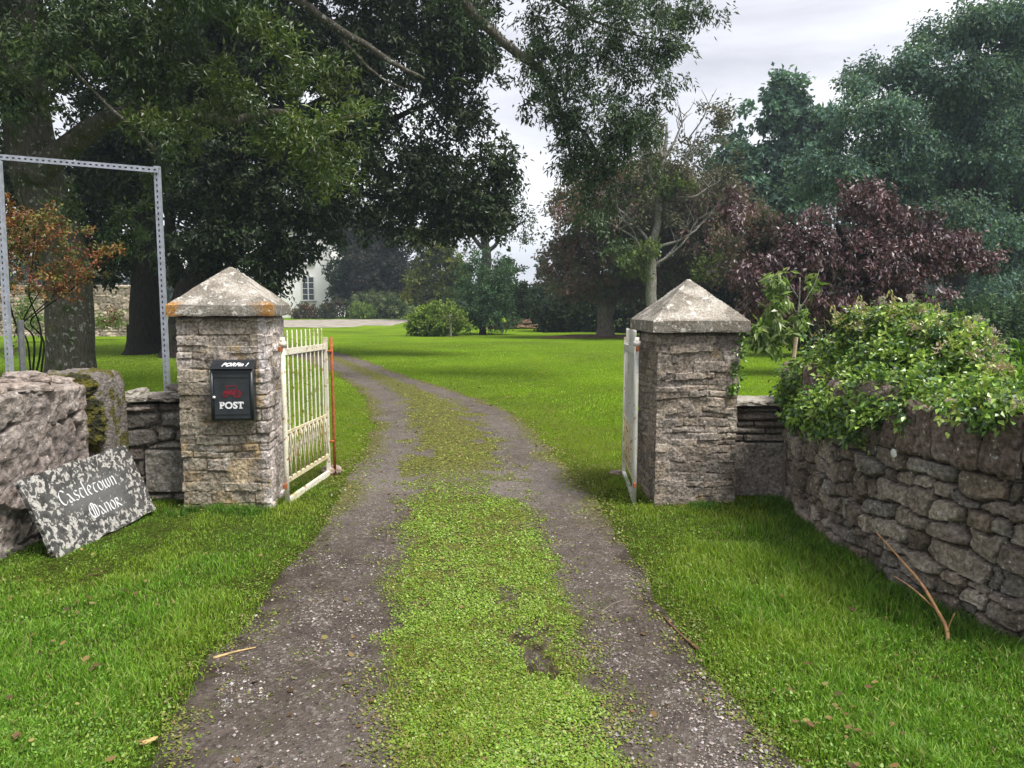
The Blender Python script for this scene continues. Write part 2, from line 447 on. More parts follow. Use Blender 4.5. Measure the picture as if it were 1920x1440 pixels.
# verges between camera and the gate
x, y = sample(330000, 2.0, 6.6, -0.80, 0.80, 1.35)
d = drive_in(x, y)
pt = rand_patch(x, y, 1.6, 51); pt2 = rand_patch(x, y, 5.0, 52)
keep = (d < 0.03) & (rng.uniform(0, 1, len(x)) < 0.35 + 0.65 * sstep(0.0, -0.15, d))
x, y, d, pt, pt2 = x[keep], y[keep], d[keep], pt[keep], pt2[keep]
h = (0.022 + 0.045 * sstep(0.35, 0.75, pt) + 0.03 * sstep(0.4, 0.7, pt2)) * rng.uniform(0.5, 1.25, len(x)) * (0.45 + 0.55 * sstep(0.0, -0.4, d)) 
h = h * np.where((x < -2.35) & (y > 4.0) & (y < 6.2), .45, 1) * np.where((x > 1.1) & (y > 5.3), .6, 1) * np.where((x > -2.7) & (x < -1.6) & (y > 5.0), .6, 1)
cA = pal(len(x), [(0.125, 0.265, 0.022), (0.18, 0.34, 0.030), (0.080, 0.19, 0.020), (0.28, 0.40, 0.08), (0.34, 0.31, 0.14)], pr=[.34, .28, .2, .13, .05])
yel = (sstep(0.5, 0.75, rand_patch(x, y, 0.9, 53)) * 0.7 + sstep(-0.5, 0.0, d) * 0.35 + .3 * sstep(5.0, 5.8, y))[:, None]
cA = cA * (1 - yel * 0.6) + np.array([[0.29, 0.34, 0.04]]) * yel * 0.6 * rng.uniform(0.7, 1.2, (len(x), 1))
blades("verge_grass", x, y, h, rng.uniform(0.0035, 0.007, len(x)), cA, MAT_GRASS, 0.8, "long lush green grass on both verges outside the gate")

x0_, y0_ = x, y
# broad verge weeds (clover and dock leaves among the grass)
def leaves_flat(name, x, y, s, colr, mat, hz, label, cat, tilt=0.6):
    n = len(x); z = ground_z(x, y) + hz
    th = rng.uniform(0, 2 * math.pi, n)
    nx, ny = rng.normal(0, tilt, n), rng.normal(0, tilt, n)
    D = np.stack([np.cos(th), np.sin(th), -(nx * np.cos(th) + ny * np.sin(th)) * 0.6], 1)
    S = np.stack([-np.sin(th), np.cos(th), -(-nx * np.sin(th) + ny * np.cos(th)) * 0.6], 1)
    c0 = np.stack([x, y, z], 1); s_ = s[:, None]
    V = np.stack([c0 - D * s_ * .5, c0 - D * s_ * .1 + S * s_ * .42, c0 + D * s_ * .38 + S * s_ * .33, c0 + D * s_ * .5, c0 + D * s_ * .38 - S * s_ * .33, c0 - D * s_ * .1 - S * s_ * .42], 1)
    V = V.reshape(-1, 3); k = np.arange(n)[:, None] * 6
    ob = mesh_np(name, V, [k + np.array([[0, 1, 2, 3]]), k + np.array([[0, 3, 4, 5]])], mat, None, np.repeat(colr, 6, 0))
    return tag(ob, label, cat, kind='stuff')

x, y = sample(40000, 2.0, 6.6, -0.80, 0.80, 1.5)
d = drive_in(x, y)
k = (d < .0) & (rng.uniform(0, 1, len(x)) < .15 + .85 * sstep(.5, .68, rand_patch(x, y, 2.0, 54)) + .3 * sstep(-.4, 0, d)); x, y = x[k], y[k]
leaves_flat('verge_weeds', x, y, rng.uniform(.005, .013, len(x)), pal(len(x), [(0.12, 0.24, 0.03), (0.17, 0.30, 0.04), (0.09, 0.19, 0.03), (0.22, 0.31, 0.06)]), MAT_CLOVER, rng.uniform(.01, .05, len(x)), 'clover and small broad leaved weeds scattered through the verge grass', 'weeds')

# green strip between the wheel tracks: clover and moss cushions
def strip_mask(x, y):
    a, b, c, d = edges(y)
    mid = np.minimum(x - b, c - x)
    nz = fbm(x * 2.2, y * 2.2, seed=31, o=4) - 0.5
    cross = np.exp(-((y - 6.55) / 0.55) ** 2)
    thin = sstep(5.9, 7.2, y) * (1 - sstep(11, 15, y))
    nz2 = fbm(x * 7, y * 7, seed=32, o=3) - 0.5
    return mid + nz * 0.40 * (0.4 + thin) + nz2 * (0.15 + 1.0 * cross + .5 * thin) - 0.09 * cross + 0.02 * thin, thin, cross
x, y = sample(400000, 2.1, 14, -0.30, 0.20, 1.8)
mk, thin, cross = strip_mask(x, y)
pr = sstep(-0.03, 0.15, mk) * (1 - 0.72 * thin) * (1 - .5 * cross) * (1 - 0.92 * np.clip(bare(x, y), 0, 1)) * (0.28 + 0.72 * sstep(0.36, 0.55, rand_patch(x, y, 8, 61))) * (.55 + .45 * sstep(.3, .5, rand_patch(x, y, 2.2, 67)))
k = rng.uniform(0, 1, len(x)) < pr
x, y = x[k], y[k]
far_ = sstep(6.0, 7.5, y)[:, None]
cc = pal(len(x), [(0.18, 0.30, 0.028), (0.24, 0.36, 0.045), (0.10, 0.19, 0.022), (0.34, 0.41, 0.13), (0.25, 0.18, 0.08)], pr=[.34, .30, .2, .11, .05])
cc = cc * (1 - far_ * .8) + far_ * .8 * pal(len(x), [(0.20, 0.21, 0.035), (0.26, 0.22, 0.07), (0.15, 0.19, 0.03), (0.27, 0.30, 0.04)])
leaves_flat("clover_patch", x, y, rng.uniform(0.005, 0.0125, len(x)) * np.clip(y / 4, 1, 2.2), cc, MAT_CLOVER, rng.uniform(0.001, 0.016, len(x)), "bright yellow-green clover and moss on the strip between the wheel tracks", "clover")
x, y = sample(170000, 2.1, 30, -0.34, 0.20, 1.7)
mk, thin, cross = strip_mask(x, y)
pr = sstep(-0.05, 0.15, mk) * (1 - 0.55 * thin) * (1 - 0.8 * np.clip(bare(x, y), 0, 1)) * sstep(0.3, 0.65, rand_patch(x, y, 3, 62))
k = rng.uniform(0, 1, len(x)) < pr
x, y = x[k], y[k]
blades("strip_grass", x, y, rng.uniform(0.012, 0.04, len(x)), rng.uniform(0.003, 0.006, len(x)) * np.clip(y / 5, 1, 4), pal(len(x), [(0.19, 0.27, 0.022), (0.25, 0.30, 0.04), (0.13, 0.22, 0.02), (0.30, 0.27, 0.09)]), MAT_GRASS, 0.9, "short sparse grass on the strip between the wheel tracks")
# thin weeds creeping over the tracks
x, y = sample(200000, 2.1, 20, -0.5, 0.42, 1.7)
d = drive_in(x, y); a, b_, c_, dd = edges(y)
de = np.minimum(np.minimum(np.abs(x - a), np.abs(x - dd)), np.minimum(np.abs(x - b_), np.abs(x - c_)))
pr = (0.65 * sstep(0.2, 0.0, de) + 0.16 * sstep(0.52, 0.68, rand_patch(x, y, 3.3, 63))) * sstep(0.38, 0.6, rand_patch(x, y, 6, 64))
pr = pr + .9 * sstep(.34, .05, np.abs(d)) * sstep(4.8, 6.5, y) * sstep(.34, .55, rand_patch(x, y, 5, 65))
k = (d > -0.15) & (rng.uniform(0, 1, len(x)) < pr); x, y = x[k], y[k]
leaves_flat("track_weeds", x, y, rng.uniform(0.006, 0.014, len(x)) * np.clip(y / 4, 1, 2), pal(len(x), [(0.15, 0.20, 0.03), (0.20, 0.24, 0.04), (0.10, 0.12, 0.03), (0.24, 0.19, 0.08)]), MAT_CLOVER, rng.uniform(0.001, 0.012, len(x)), "low weeds and moss creeping over the edges of the gravel tracks", "weeds")

# lawn inside the gate
x, y = sample(420000, 6.3, 34, -0.85, 0.62, 1.9)
d = drive_in(x, y)
k = (d < 0.02) & ~((x < -1.5) & (y < 6.5) & (x > -3)) 
x, y, d = x[k], y[k], d[k]
n = len(x)
pt = rand_patch(x, y, 0.5, 71)
c0 = pal(n, [(0.21, 0.36, 0.016), (0.26, 0.40, 0.020), (0.15, 0.29, 0.015), (0.30, 0.40, 0.04)], 0.15)
edgey = sstep(-1.3, -0.25, d + (rand_patch(x, y, 1.3, 72) - 0.5) * 1.0)[:, None] * sstep(18, 9, y)[:, None] 
olive = pal(n, [(0.17, 0.19, 0.03), (0.22, 0.20, 0.06), (0.11, 0.14, 0.025), (0.28, 0.22, 0.11), (0.2, 0.26, 0.03)], 0.2)
pb = rand_patch(x, y, 0.22, 74); ps = rand_patch(x * 1.0, y * 1.0, 2.6, 75)
dull = (sstep(.48, .66, ps) * .55 + sstep(.5, .7, pb) * .45)[:, None]
c0 = c0 * (1 - dull * .6) + dull * .6 * pal(n, [(0.19, 0.27, 0.03), (0.15, 0.22, 0.025), (0.25, 0.29, 0.05)])
c0 = c0 * (0.72 + 0.56 * pt[:, None]) * (1 - edgey * 0.9) + olive * edgey * 0.9
rough = sstep(-0.5, -1.1, d) * sstep(-2.0, -1.2, d) * sstep(0.45, 0.62, rand_patch(x, y, 2.0, 73))
hh = (0.022 + 0.012 * pt + 0.055 * rough * sstep(13, 7, y)) * rng.uniform(0.6, 1.3, n) * (1 - 0.4 * edgey[:, 0])
hh = hh + np.where((x < -2.7) & (y < 9.5), 0.10 * rng.uniform(0.2, 1, n) * sstep(9.5, 7.5, y), 0)
blades("lawn_grass", x, y, hh, (0.0045 + 0.0012 * y) * rng.uniform(0.7, 1.3, n), c0, MAT_GRASS, 0.7, "short mown bright green lawn grass beyond the gate", seg=1)

# loose gravel on the tracks (stuff)
x, y = sample(42000, 2.1, 10, -0.42, 0.42, 1.9)
a, b_, c_, dd = edges(y)
on = ((x > a) & (x < b_)) | ((x > c_) & (x < dd)) | (np.abs(y - 6.5) < 0.6) & (x > a) & (x < dd)
pr = 0.15 + 0.85 * sstep(0.42, 0.6, rand_patch(x, y, 2.4, 81))
k = on & (rng.uniform(0, 1, len(x)) < pr); x, y = x[k], y[k]; n = len(x)
s = rng.uniform(0.0018, 0.0048, n) * rng.choice([1, 1, 1, 1, 1, 2.2], n)
z = ground_z(x, y) + 0.004 + s * 0.3
dirs = np.array([[1, 0, 0], [0, 1, 0], [-1, 0, 0], [0, -1, 0], [0, 0, .6], [0, 0, -.6]], float)
V = (np.stack([x, y, z], 1)[:, None] + dirs[None] * s[:, None, None] * rng.uniform(0.6, 1.25, (n, 6, 1)) + rng.normal(0, 0.15, (n, 6, 3)) * s[:, None, None]).reshape(-1, 3)
tf = np.array([[0, 1, 4], [1, 2, 4], [2, 3, 4], [3, 0, 4], [1, 0, 5], [2, 1, 5], [3, 2, 5], [0, 3, 5]])
Fg = (np.arange(n)[:, None, None] * 6 + tf[None]).reshape(-1, 3)
mg, t, b, o = new_mat("gravel_stone"); L(t, attr_col(t), b.inputs['Base Color']); b.inputs['Roughness'].default_value = 0.8
ob = mesh_np("loose_gravel", V, Fg, mg, None, np.repeat(pal(n, [(0.24, 0.21, 0.19), (0.17, 0.145, 0.13), (0.34, 0.31, 0.29), (0.10, 0.085, 0.08)], 0.2), 6, 0))
tag(ob, "small pale stones lying loose on the wheel tracks", "gravel", kind='stuff')

# ================================================================== STONEWORK
def resample(path, res, closed):
    p = np.asarray(path, float)
    if closed: p = np.vstack([p, p[:1]])
    seg = np.linalg.norm(np.diff(p, axis=0), axis=1); s = np.concatenate([[0], np.cumsum(seg)])
    pts = []; us = []
    for i in range(len(seg)):
        k = max(1, int(round(seg[i] / res)))
        for q in range(k):
            pts.append(p[i] + (p[i + 1] - p[i]) * q / k); us.append(s[i] + seg[i] * q / k)
    if not closed: pts.append(p[-1]); us.append(s[-1])
    return np.array(pts), np.array(us), s[-1]
def cells_coursed(U, V, H, hmin, hmax, wmin, wmax, seed, warp=0.012):
    r = random.Random(seed)
    V = V + (fbm(U * 2.5, V * 2.5, seed=seed + 1, o=3) - 0.5) * warp * 4
    U = U + (fbm(U * 9, V * 9, seed=seed + 2, o=2) - 0.5) * warp * 2
    D = np.full(U.shape, 9.0); I = np.zeros(U.shape, int)
    v = -0.1; cid = 0; L_ = U.max() + 0.2
    while v < H + 0.15:
        h = r.uniform(hmin, hmax); u = -0.2 - r.uniform(0, wmax)
        row = (V >= v) & (V < v + h)
        while u < L_:
            wd = r.uniform(wmin, wmax)
            sel = row & (U >= u) & (U < u + wd)
            if sel.any():
                D[sel] = np.minimum(np.minimum(U[sel] - u, u + wd - U[sel]), np.minimum(V[sel] - v, v + h - V[sel]))
                I[sel] = cid
            cid += 1; u += wd
        v += h
    return D, I
def cells_rubble(U, V, H, cw, ch, seed, warp=0.02, big=0.0):
    r = np.random.default_rng(seed)
    U = U + (fbm(U * 6, V * 6, seed=seed + 1, o=3) - 0.5) * warp * 4
    V = V + (fbm(U * 4, V * 6, seed=seed + 2, o=3) - 0.5) * warp * 3
    su = []; sv = []; sw = []; sh = []; v = -ch; k = 0
    while v < H + ch:
        hh = ch * r.uniform(0.5, 1.55)
        u = -cw * r.uniform(0, 1)
        while u < U.max() + cw:
            wd = cw * r.choice([0.4, 0.7, 1.0, 1.6], p=[.22, .3, .28, .2])
            su.append(u + wd / 2); sv.append(v + hh / 2 + r.uniform(-0.22, 0.22) * hh); sw.append(wd); sh.append(hh * r.uniform(.8, 1.25)); u += wd
        v += hh
    su, sv = np.array(su), np.array(sv)
    f1 = np.full(U.shape, 99.0); f2 = f1.copy(); I = np.zeros(U.shape, int)
    asp = cw / ch * 0.8
    for q in range(len(su)):
        d = (np.abs((U - su[q]) / sw[q]) ** 5 + np.abs((V - sv[q]) / sh[q]) ** 5) ** .2 * ch
        n1 = d < f1
        f2 = np.where(n1, f1, np.minimum(f2, d)); f1 = np.where(n1, d, f1); I[n1] = q
    return (f2 - f1) * 0.55, I
def stone_wall(name, path, H, cell, mat, parent, palette, depth=0.03, jr=0.02, res=0.012, closed=True, seed=1, rough=0.012, joint=(0.05, 0.04, 0.03), topz=None, proud=0.016, z0=-0.06, jit=0.25, fade=0.0, wash=None):
    pts, us, Lt = resample(path, res, closed)
    n = len(pts)
    if closed:
        T = np.roll(pts, -1, 0) - np.roll(pts, 1, 0)
    else:
        T = np.gradient(pts, axis=0)
    T /= np.linalg.norm(T, axis=1)[:, None]
    Nn = np.stack([T[:, 1], -T[:, 0]], 1)          # outward for a counter-clockwise footprint
    Hc = H if np.isscalar(H) else None
    nv = int((np.max(H) - z0) / res) + 1
    fv = np.linspace(0, 1, nv)
    Hu = np.full(n, H) if Hc is not None else np.interp(us, np.linspace(0, Lt, len(H)), H)
    U = np.repeat(us[None], nv, 0); V = z0 + fv[:, None] * (Hu[None] - z0)
    D, I = cell(U, V)
    if fade: D = D + jr * fade * 3 * sstep(0.42, 0.62, fbm(U * 4.5, V * 5.5, seed=seed + 40, o=3))
    prof = sstep(0, jr, D)
    hid = hashf(I, I * 0 + seed, I * 0, seed); hid2 = hashf(I, I * 0 + 5, I * 0, seed + 9)
    d = -depth * (1 - prof) + (hid - 0.5) * 2 * proud * prof + (fbm(U * 18, V * 18, seed=seed + 3, o=4) - 0.5) * 2 * rough + (hid2 - 0.5) * 0.0
    top = sstep(0.05, 0.0, Hu[None] - V)
    d = d - 0.03 * top ** 2
    Pp = pts[None] + Nn[None] * d[..., None]
    W = np.concatenate([Pp, V[..., None] - 0.01 * (top ** 2)[..., None]], -1).reshape(-1, 3)
    i = np.arange(nv - 1)[:, None] * n
    j = np.arange(n if closed else n - 1)[None]; k = (j + 1) % n
    F = np.stack([i + j, i + k, i + n + k, i + n + j], -1).reshape(-1, 4)
    pc = np.array(palette); cidx = (hid2 * len(pc)).astype(int) % len(pc)
    col = pc[cidx] * (1 - jit + 2 * jit * hid[..., None])
    col = col * (0.8 + 0.4 * fbm(U * 10, V * 10, seed=seed + 7, o=3))[..., None]
    if wash is not None:
        wm = np.clip(wash[0](U, V) + (fbm(U * 9, V * 5, seed=seed + 50, o=4) - .5) * 1.1, 0, 1)[..., None]
        col = col * (1 - wm) + np.array(wash[1]) * wm * (.75 + .5 * fbm(U * 30, V * 30, seed=seed + 51, o=2))[..., None]
    big = (fbm(U * 3, V * 3, seed=seed + 60, o=4) - .5)[..., None]
    col = col * (1 + big * 1.1)
    jm = (1 - sstep(0.0, jr * 0.55, D))[..., None]
    col = col * (1 - jm) + np.array(joint) * jm
    faces = [F]
    if closed:
        faces.append((np.arange(n) + (nv - 1) * n)[None])
    return mesh_np(name, W, faces, mat, parent, col.reshape(-1, 3), False)
def rock_arr(size, seed, nn=9, pw=5.0, rough=0.10, freq=2.2):
    g_ = np.linspace(-1, 1, nn); A, B = np.meshgrid(g_, g_); A, B = A.ravel(), B.ravel(); O = np.ones_like(A)
    Vs = []; Fs = []; o_ = 0
    i = np.arange(nn - 1)[:, None] * nn; j = np.arange(nn - 1)[None]
    q = np.stack([i + j, i + j + 1, i + j + nn + 1, i + j + nn], -1).reshape(-1, 4)
    for ax, sg in ((0, 1), (0, -1), (1, 1), (1, -1), (2, 1), (2, -1)):
        v = np.zeros((nn * nn, 3)); v[:, ax] = sg * O; v[:, (ax + 1) % 3] = A * sg; v[:, (ax + 2) % 3] = B
        Vs.append(v); Fs.append(q + o_); o_ += nn * nn
    v = np.vstack(Vs)
    r = (np.abs(v) ** pw).sum(1) ** (1 / pw)
    v = v / r[:, None]
    s = np.array(size) / 2
    ns = (fbm(v[:, 0] * freq + seed, v[:, 1] * freq, v[:, 2] * freq, seed=seed, o=3) - 0.5) * 2 * rough
    v = v * s * (1 + ns[:, None])
    return v, np.vstack(Fs)
def rotz(v, a):
    c, s = math.cos(a), math.sin(a)
    return np.stack([v[:, 0] * c - v[:, 1] * s, v[:, 0] * s + v[:, 1] * c, v[:, 2]], 1)
def rotm(v, ax, a):
    return v @ np.array(Matrix.Rotation(a, 3, ax)).T

PAL_PILLAR = [(0.27, 0.24, 0.19), (0.31, 0.275, 0.22), (0.24, 0.215, 0.18), (0.33, 0.295, 0.235), (0.21, 0.185, 0.155), (0.31, 0.25, 0.17)]
PAL_PILLAR_R = [(0.25, 0.22, 0.19), (0.28, 0.24, 0.20), (0.22, 0.195, 0.17), (0.30, 0.26, 0.215), (0.20, 0.175, 0.155)]
PAL_GREY = [(0.19, 0.18, 0.16), (0.24, 0.22, 0.195), (0.16, 0.15, 0.135), (0.28, 0.25, 0.22), (0.21, 0.18, 0.16)]
PAL_RUB = [(0.20, 0.17, 0.145), (0.26, 0.225, 0.19), (0.165, 0.14, 0.12), (0.32, 0.28, 0.235), (0.22, 0.20, 0.18), (0.22, 0.18, 0.145)]
MAT_PILLAR = mat_stone("pillar_stone", 0.66, (0.50, 0.48, 0.43), rust=0.56, grain=50, var=0.62, rustc=(0.30, 0.22, 0.11), bmp=.8)
MAT_PILLAR_R = mat_stone("pillar_stone_grey", 0.67, (0.46, 0.44, 0.41), rust=0.60, grain=50, var=0.6, rustc=(0.30, 0.215, 0.12), bmp=.8)
MAT_WALL = mat_stone("wall_stone", 0.63, (0.40, 0.39, 0.36), grain=45, var=0.5, bmp=.8)
MAT_CAP = mat_stone("cap_stone", 0.56, (0.48, 0.46, 0.42), rust=0.0, grain=70, var=0.4)

def square(cx, cy, h, th):
    return [(cx + x * math.cos(th) * h - y * math.sin(th) * h, cy + x * math.sin(th) * h + y * math.cos(th) * h) for x, y in ((-1, -1), (1, -1), (1, 1), (-1, 1))]
def cap_mesh(cx, cy, h, th, z0, z1, z2, seed, orange, parent):
    nn = 40; g_ = np.linspace(-1, 1, nn); A, B = np.meshgrid(g_, g_)
    m_ = np.maximum(np.abs(A), np.abs(B))
    Zt = z1 + (z2 - z1) * (1 - m_)
    mb = MB()
    def put(X_, Y_, Z_, F, flat=False):
        X_, Y_, Z_ = X_.ravel(), Y_.ravel(), Z_.ravel()
        wx = cx + (X_ * math.cos(th) - Y_ * math.sin(th)) * h; wy = cy + (X_ * math.sin(th) + Y_ * math.cos(th)) * h
        nz = (fbm(wx * 9, wy * 9, Z_ * 9, seed=seed, o=4) - 0.5)
        s = 1 + nz * 0.035; edge_ = np.exp(-((Z_ - z0) / 0.010) ** 2) * 0.008
        wx = cx + (wx - cx) * (s - edge_); wy = cy + (wy - cy) * (s - edge_); Zz = Z_ + nz * 0.018
        base = np.array([0.20, 0.185, 0.16]) * (0.85 + 0.5 * fbm(wx * 6, wy * 6, Z_ * 6, seed=seed + 4, o=3))[:, None]
        # old patches of pale lichen and lime, mostly on the slopes
        pm = sstep(0.50, 0.56, fbm(wx * 4 + seed, wy * 4, Z_ * 7, seed=seed + 8, o=4))[:, None] * (Z_ > z1 + 0.01)[:, None]
        base = base * (1 - 0.75 * pm) + np.array([0.42, 0.395, 0.35]) * 0.75 * pm
        if orange:
            cd = np.minimum(np.hypot(X_ + 1, Y_ + 1), np.hypot(X_ - 1, (Y_ + 1) * 0.8))
            om = (sstep(0.42, 0.12, cd + (nz * 0.5)) * (Z_ < z1 + 0.02))[:, None]
            base = base * (1 - om * 0.85) + np.array([0.42, 0.21, 0.045]) * om * 0.85
        mb.add(np.stack([wx, wy, Zz], 1), F, base)
    i = np.arange(nn - 1)[:, None] * nn; j = np.arange(nn - 1)[None]
    F = np.stack([i + j, i + j + 1, i + j + nn + 1, i + j + nn], -1).reshape(-1, 4)
    put(A, B, Zt, F)
    put(A, B, np.full_like(A, z0), F[:, ::-1])
    zz = np.linspace(z0, z1, 7); Sg, Zs = np.meshgrid(g_, zz)
    i = np.arange(6)[:, None] * nn
    F2 = np.stack([i + j, i + j + 1, i + j + nn + 1, i + j + nn], -1).reshape(-1, 4)
    O = np.ones_like(Sg)
    put(Sg, -O, Zs, F2); put(-Sg, O, Zs, F2); put(O, Sg, Zs, F2); put(-O, -Sg, Zs, F2)
    return mb.build("cap", MAT_CAP, parent)

# --- left gate pillar
LP = (-2.235, 5.945, 0.33, R(5.2))
pl = empty("gate_pillar", (LP[0], LP[1], 0), "left stone gate pillar with orange lichen on its cap and the black post box", "gate pillar", "stone gate pillars")
stone_wall("shaft", square(*LP), 1.538, lambda U, V: cells_coursed(U, V, 1.6, 0.040, 0.105, 0.09, 0.36, 11, 0.010), MAT_PILLAR, pl, PAL_PILLAR, depth=0.015, jr=0.012, res=0.009, seed=11, rough=0.013, joint=(0.17, 0.13, 0.09), proud=0.010, jit=0.14, fade=.8, wash=(lambda U, V: .80 * ((U > .60) & (U < 1.32)) + .25 * sstep(.9, 1.4, V), (0.56, 0.51, 0.50)))
cap_mesh(LP[0], LP[1], 0.3815, LP[3], 1.53, 1.612, 1.925, 21, True, pl)
# --- right gate pillar
RP = (1.437, 6.089, 0.325, R(3.7))
pr_ = empty("gate_pillar", (RP[0], RP[1], 0), "right stone gate pillar under a plain grey pyramid cap, ivy at its corner", "gate pillar", "stone gate pillars")
stone_wall("shaft", square(*RP), 1.410, lambda U, V: cells_coursed(U, V, 1.5, 0.035, 0.085, 0.07, 0.26, 12, 0.014), MAT_PILLAR_R, pr_, PAL_PILLAR_R, depth=0.012, jr=0.012, res=0.009, seed=12, rough=0.011, joint=(0.18, 0.145, 0.11), proud=0.009, jit=0.20, fade=1.0, wash=(lambda U, V: .12 + .2 * (U < .02), (0.42, 0.37, 0.34)))
cap_mesh(RP[0], RP[1], 0.3855, RP[3], 1.403, 1.492, 1.83, 22, False, pr_)

# --- low walls beside the pillars
def cell_lowl(U, V):
    D, I = cells_rubble(U, V, 0.9, .22, .11, 15, .02)
    s = (V > .10) & (V < .46) & (U > .16) & (U < .56)
    Ds = np.minimum(np.minimum(V - .10, .46 - V), np.minimum(U - .16, .56 - U))
    return np.where(s, Ds, np.minimum(D, np.maximum(-Ds, 0) + .0)), np.where(s, 999, I)
wl = empty("low_wall", (-2.85, 6.0, 0), "low stone wall with loose coping between the left pillar and the rough wall", "wall")
stone_wall("wall", [(-3.12, 5.84), (-2.53, 5.86), (-2.53, 6.2), (-3.12, 6.2)], 0.83, cell_lowl, MAT_WALL, wl, PAL_GREY, depth=0.035, jr=0.022, seed=13, rough=0.012, proud=0.02)
mb = MB(); r = random.Random(4)
for k, (xx, yy, ww, hh, zz, tilt) in enumerate([(-3.0, 5.93, .25, .055, .865, .03), (-2.78, 5.91, .24, .05, .872, -.05), (-2.62, 5.93, .2, .05, .885, -.16), (-2.66, 5.98, .26, .05, .94, -.12), (-2.9, 6.05, .3, .06, .87, .05), (-2.58, 5.96, .14, .07, .99, -.1), (-3.08, 6.0, .16, .10, .88, .2)]):
    v, f = rock_arr((ww, .22, hh), 50 + k, 9, 4, 0.2, 2.5)
    v = rotm(v, 'Y', -tilt); mb.add(v + np.array([xx, yy, zz]), f, PAL_GREY[k % 5] if k % 2 else (0.33, 0.31, 0.27))
mb.build("coping", MAT_WALL, wl)
wr = empty("low_wall", (2.05, 6.1, 0), "low stone wall with a flat pale coping between the right pillar and the curved wall", "wall")
def cell_low(U, V):
    D, I = cells_coursed(U, V, 0.85, 0.055, 0.12, 0.18, 0.5, 17, 0.010)
    slab = (V < 0.50)
    Ds = np.minimum(np.minimum(0.50 - V, V - 0.03), np.minimum(np.abs(U - 0.03), np.abs(U - 0.52)))
    return np.where(slab & (V > .03), np.abs(Ds), D), np.where(slab, 999, I)
stone_wall("wall", [(1.77, 6.0), (2.42, 5.98), (2.42, 6.3), (1.77, 6.3)], 0.79, cell_low, MAT_WALL, wr, PAL_GREY, depth=0.03, jr=0.018, seed=14, rough=0.010, proud=0.014)
mb = MB()
for k, (xx, ww) in enumerate([(1.93, .31), (2.24, .32)]):
    v, f = rock_arr((ww, .38, .05), 70 + k, 11, 8, 0.05, 3); mb.add(v + np.array([xx, 6.13, .818]), f, (0.36, 0.34, 0.30))
mb.build("coping", MAT_WALL, wr)

# --- rough rendered wall on the left, with its end pier
rl = empty("rough_wall", (-3.3, 4.6, 0), "crumbling rough-rendered boundary wall on the left behind the slate sign", "wall")
def cell_left(U, V):
    D, I = cells_rubble(U, V, 1.2, 0.52, 0.36, 23, 0.05)
    return D * 0.9, I
MAT_RENDER = mat_stone("rough_render", 0.60, (0.42, 0.38, 0.35), rust=0.72, grain=24, var=0.5, bmp=1.0)
stone_wall("wall", [(-3.75, 2.6), (-3.45, 2.6), (-3.27, 3.4), (-3.16, 4.3), (-3.13, 5.0), (-3.14, 5.40), (-3.62, 5.40), (-3.66, 4.3)], [1.10, 1.10, 1.08, 1.06, 1.05, 1.0, 1.02, 1.1], cell_left, MAT_RENDER, rl, [(0.23, 0.20, 0.185), (0.28, 0.245, 0.225), (0.19, 0.17, 0.155)], depth=0.030, jr=0.022, res=0.012, seed=24, rough=0.019, proud=0.030, joint=(0.11, 0.09, 0.08), fade=.7)
mb = MB(); r = random.Random(9)
for k in range(15):
    yy = 3.3 + k * 0.145; v, f = rock_arr((r.uniform(.2, .42), r.uniform(.14, .26), r.uniform(.08, .15)), 90 + k, 10, 3.2, 0.3, 2.0)
    v = rotz(v, r.uniform(-.5, .5)); mb.add(v + np.array([-3.4 + r.uniform(-.12, .14), yy, 1.07 + r.uniform(-.03, .02)]), f, (0.27, 0.23, 0.205))
mb.build("top_stones", MAT_RENDER, rl)
m_, t, b, o = new_mat("mossy_stone")
co = N(t, 'ShaderNodeTexCoord').outputs['Object']
cst = mixc(t, noise_fac(t, 25, .3, .7, 6, co), (0.13, 0.11, 0.10), (0.27, 0.24, 0.21))
cst = mixc(t, noise_fac(t, 6, .50, .58, 5, co), cst, mixc(t, noise_fac(t, 60, .3, .7, 3, co), (0.045, 0.05, 0.008), (0.15, 0.125, 0.012)))
L(t, cst, b.inputs['Base Color']); b.inputs['Roughness'].default_value = 1; bump(t, b, noise_fac(t, 40, .2, .8, 8, co), 0.9, 0.03)
mb = MB()
v, f = rock_arr((.46, .40, 1.16), 120, 22, 9, 0.06, 3.0); mb.add(v + np.array([-3.29, 5.66, 0.53]), f)
mb.build("end_pier", m_, rl)
mb = MB()
for cx_, cy_, cz_, s_ in [(-3.22, 5.45, 1.02, .12), (-3.15, 5.44, .86, .10), (-3.12, 5.44, .74, .10), (-3.28, 5.43, .98, .09), (-3.13, 5.44, .64, .09)]:
    v, f = rock_arr((s_ * 2.2, s_, s_ * 1.5), int(cz_ * 100), 12, 2.4, 0.35, 3.0); mb.add(v + np.array([cx_, cy_, cz_]), f)
mm_, t, b, o = new_mat("moss"); co = N(t, 'ShaderNodeTexCoord').outputs['Object']
L(t, mixc(t, noise_fac(t, 14, .4, .6, 6, co), (0.035, 0.035, 0.012), (0.19, 0.17, 0.015)), b.inputs['Base Color']); b.inputs['Roughness'].default_value = 1
bump(t, b, noise_fac(t, 90, .2, .8, 6, co), 1.0, 0.02)
mb.build("moss", mm_, rl)

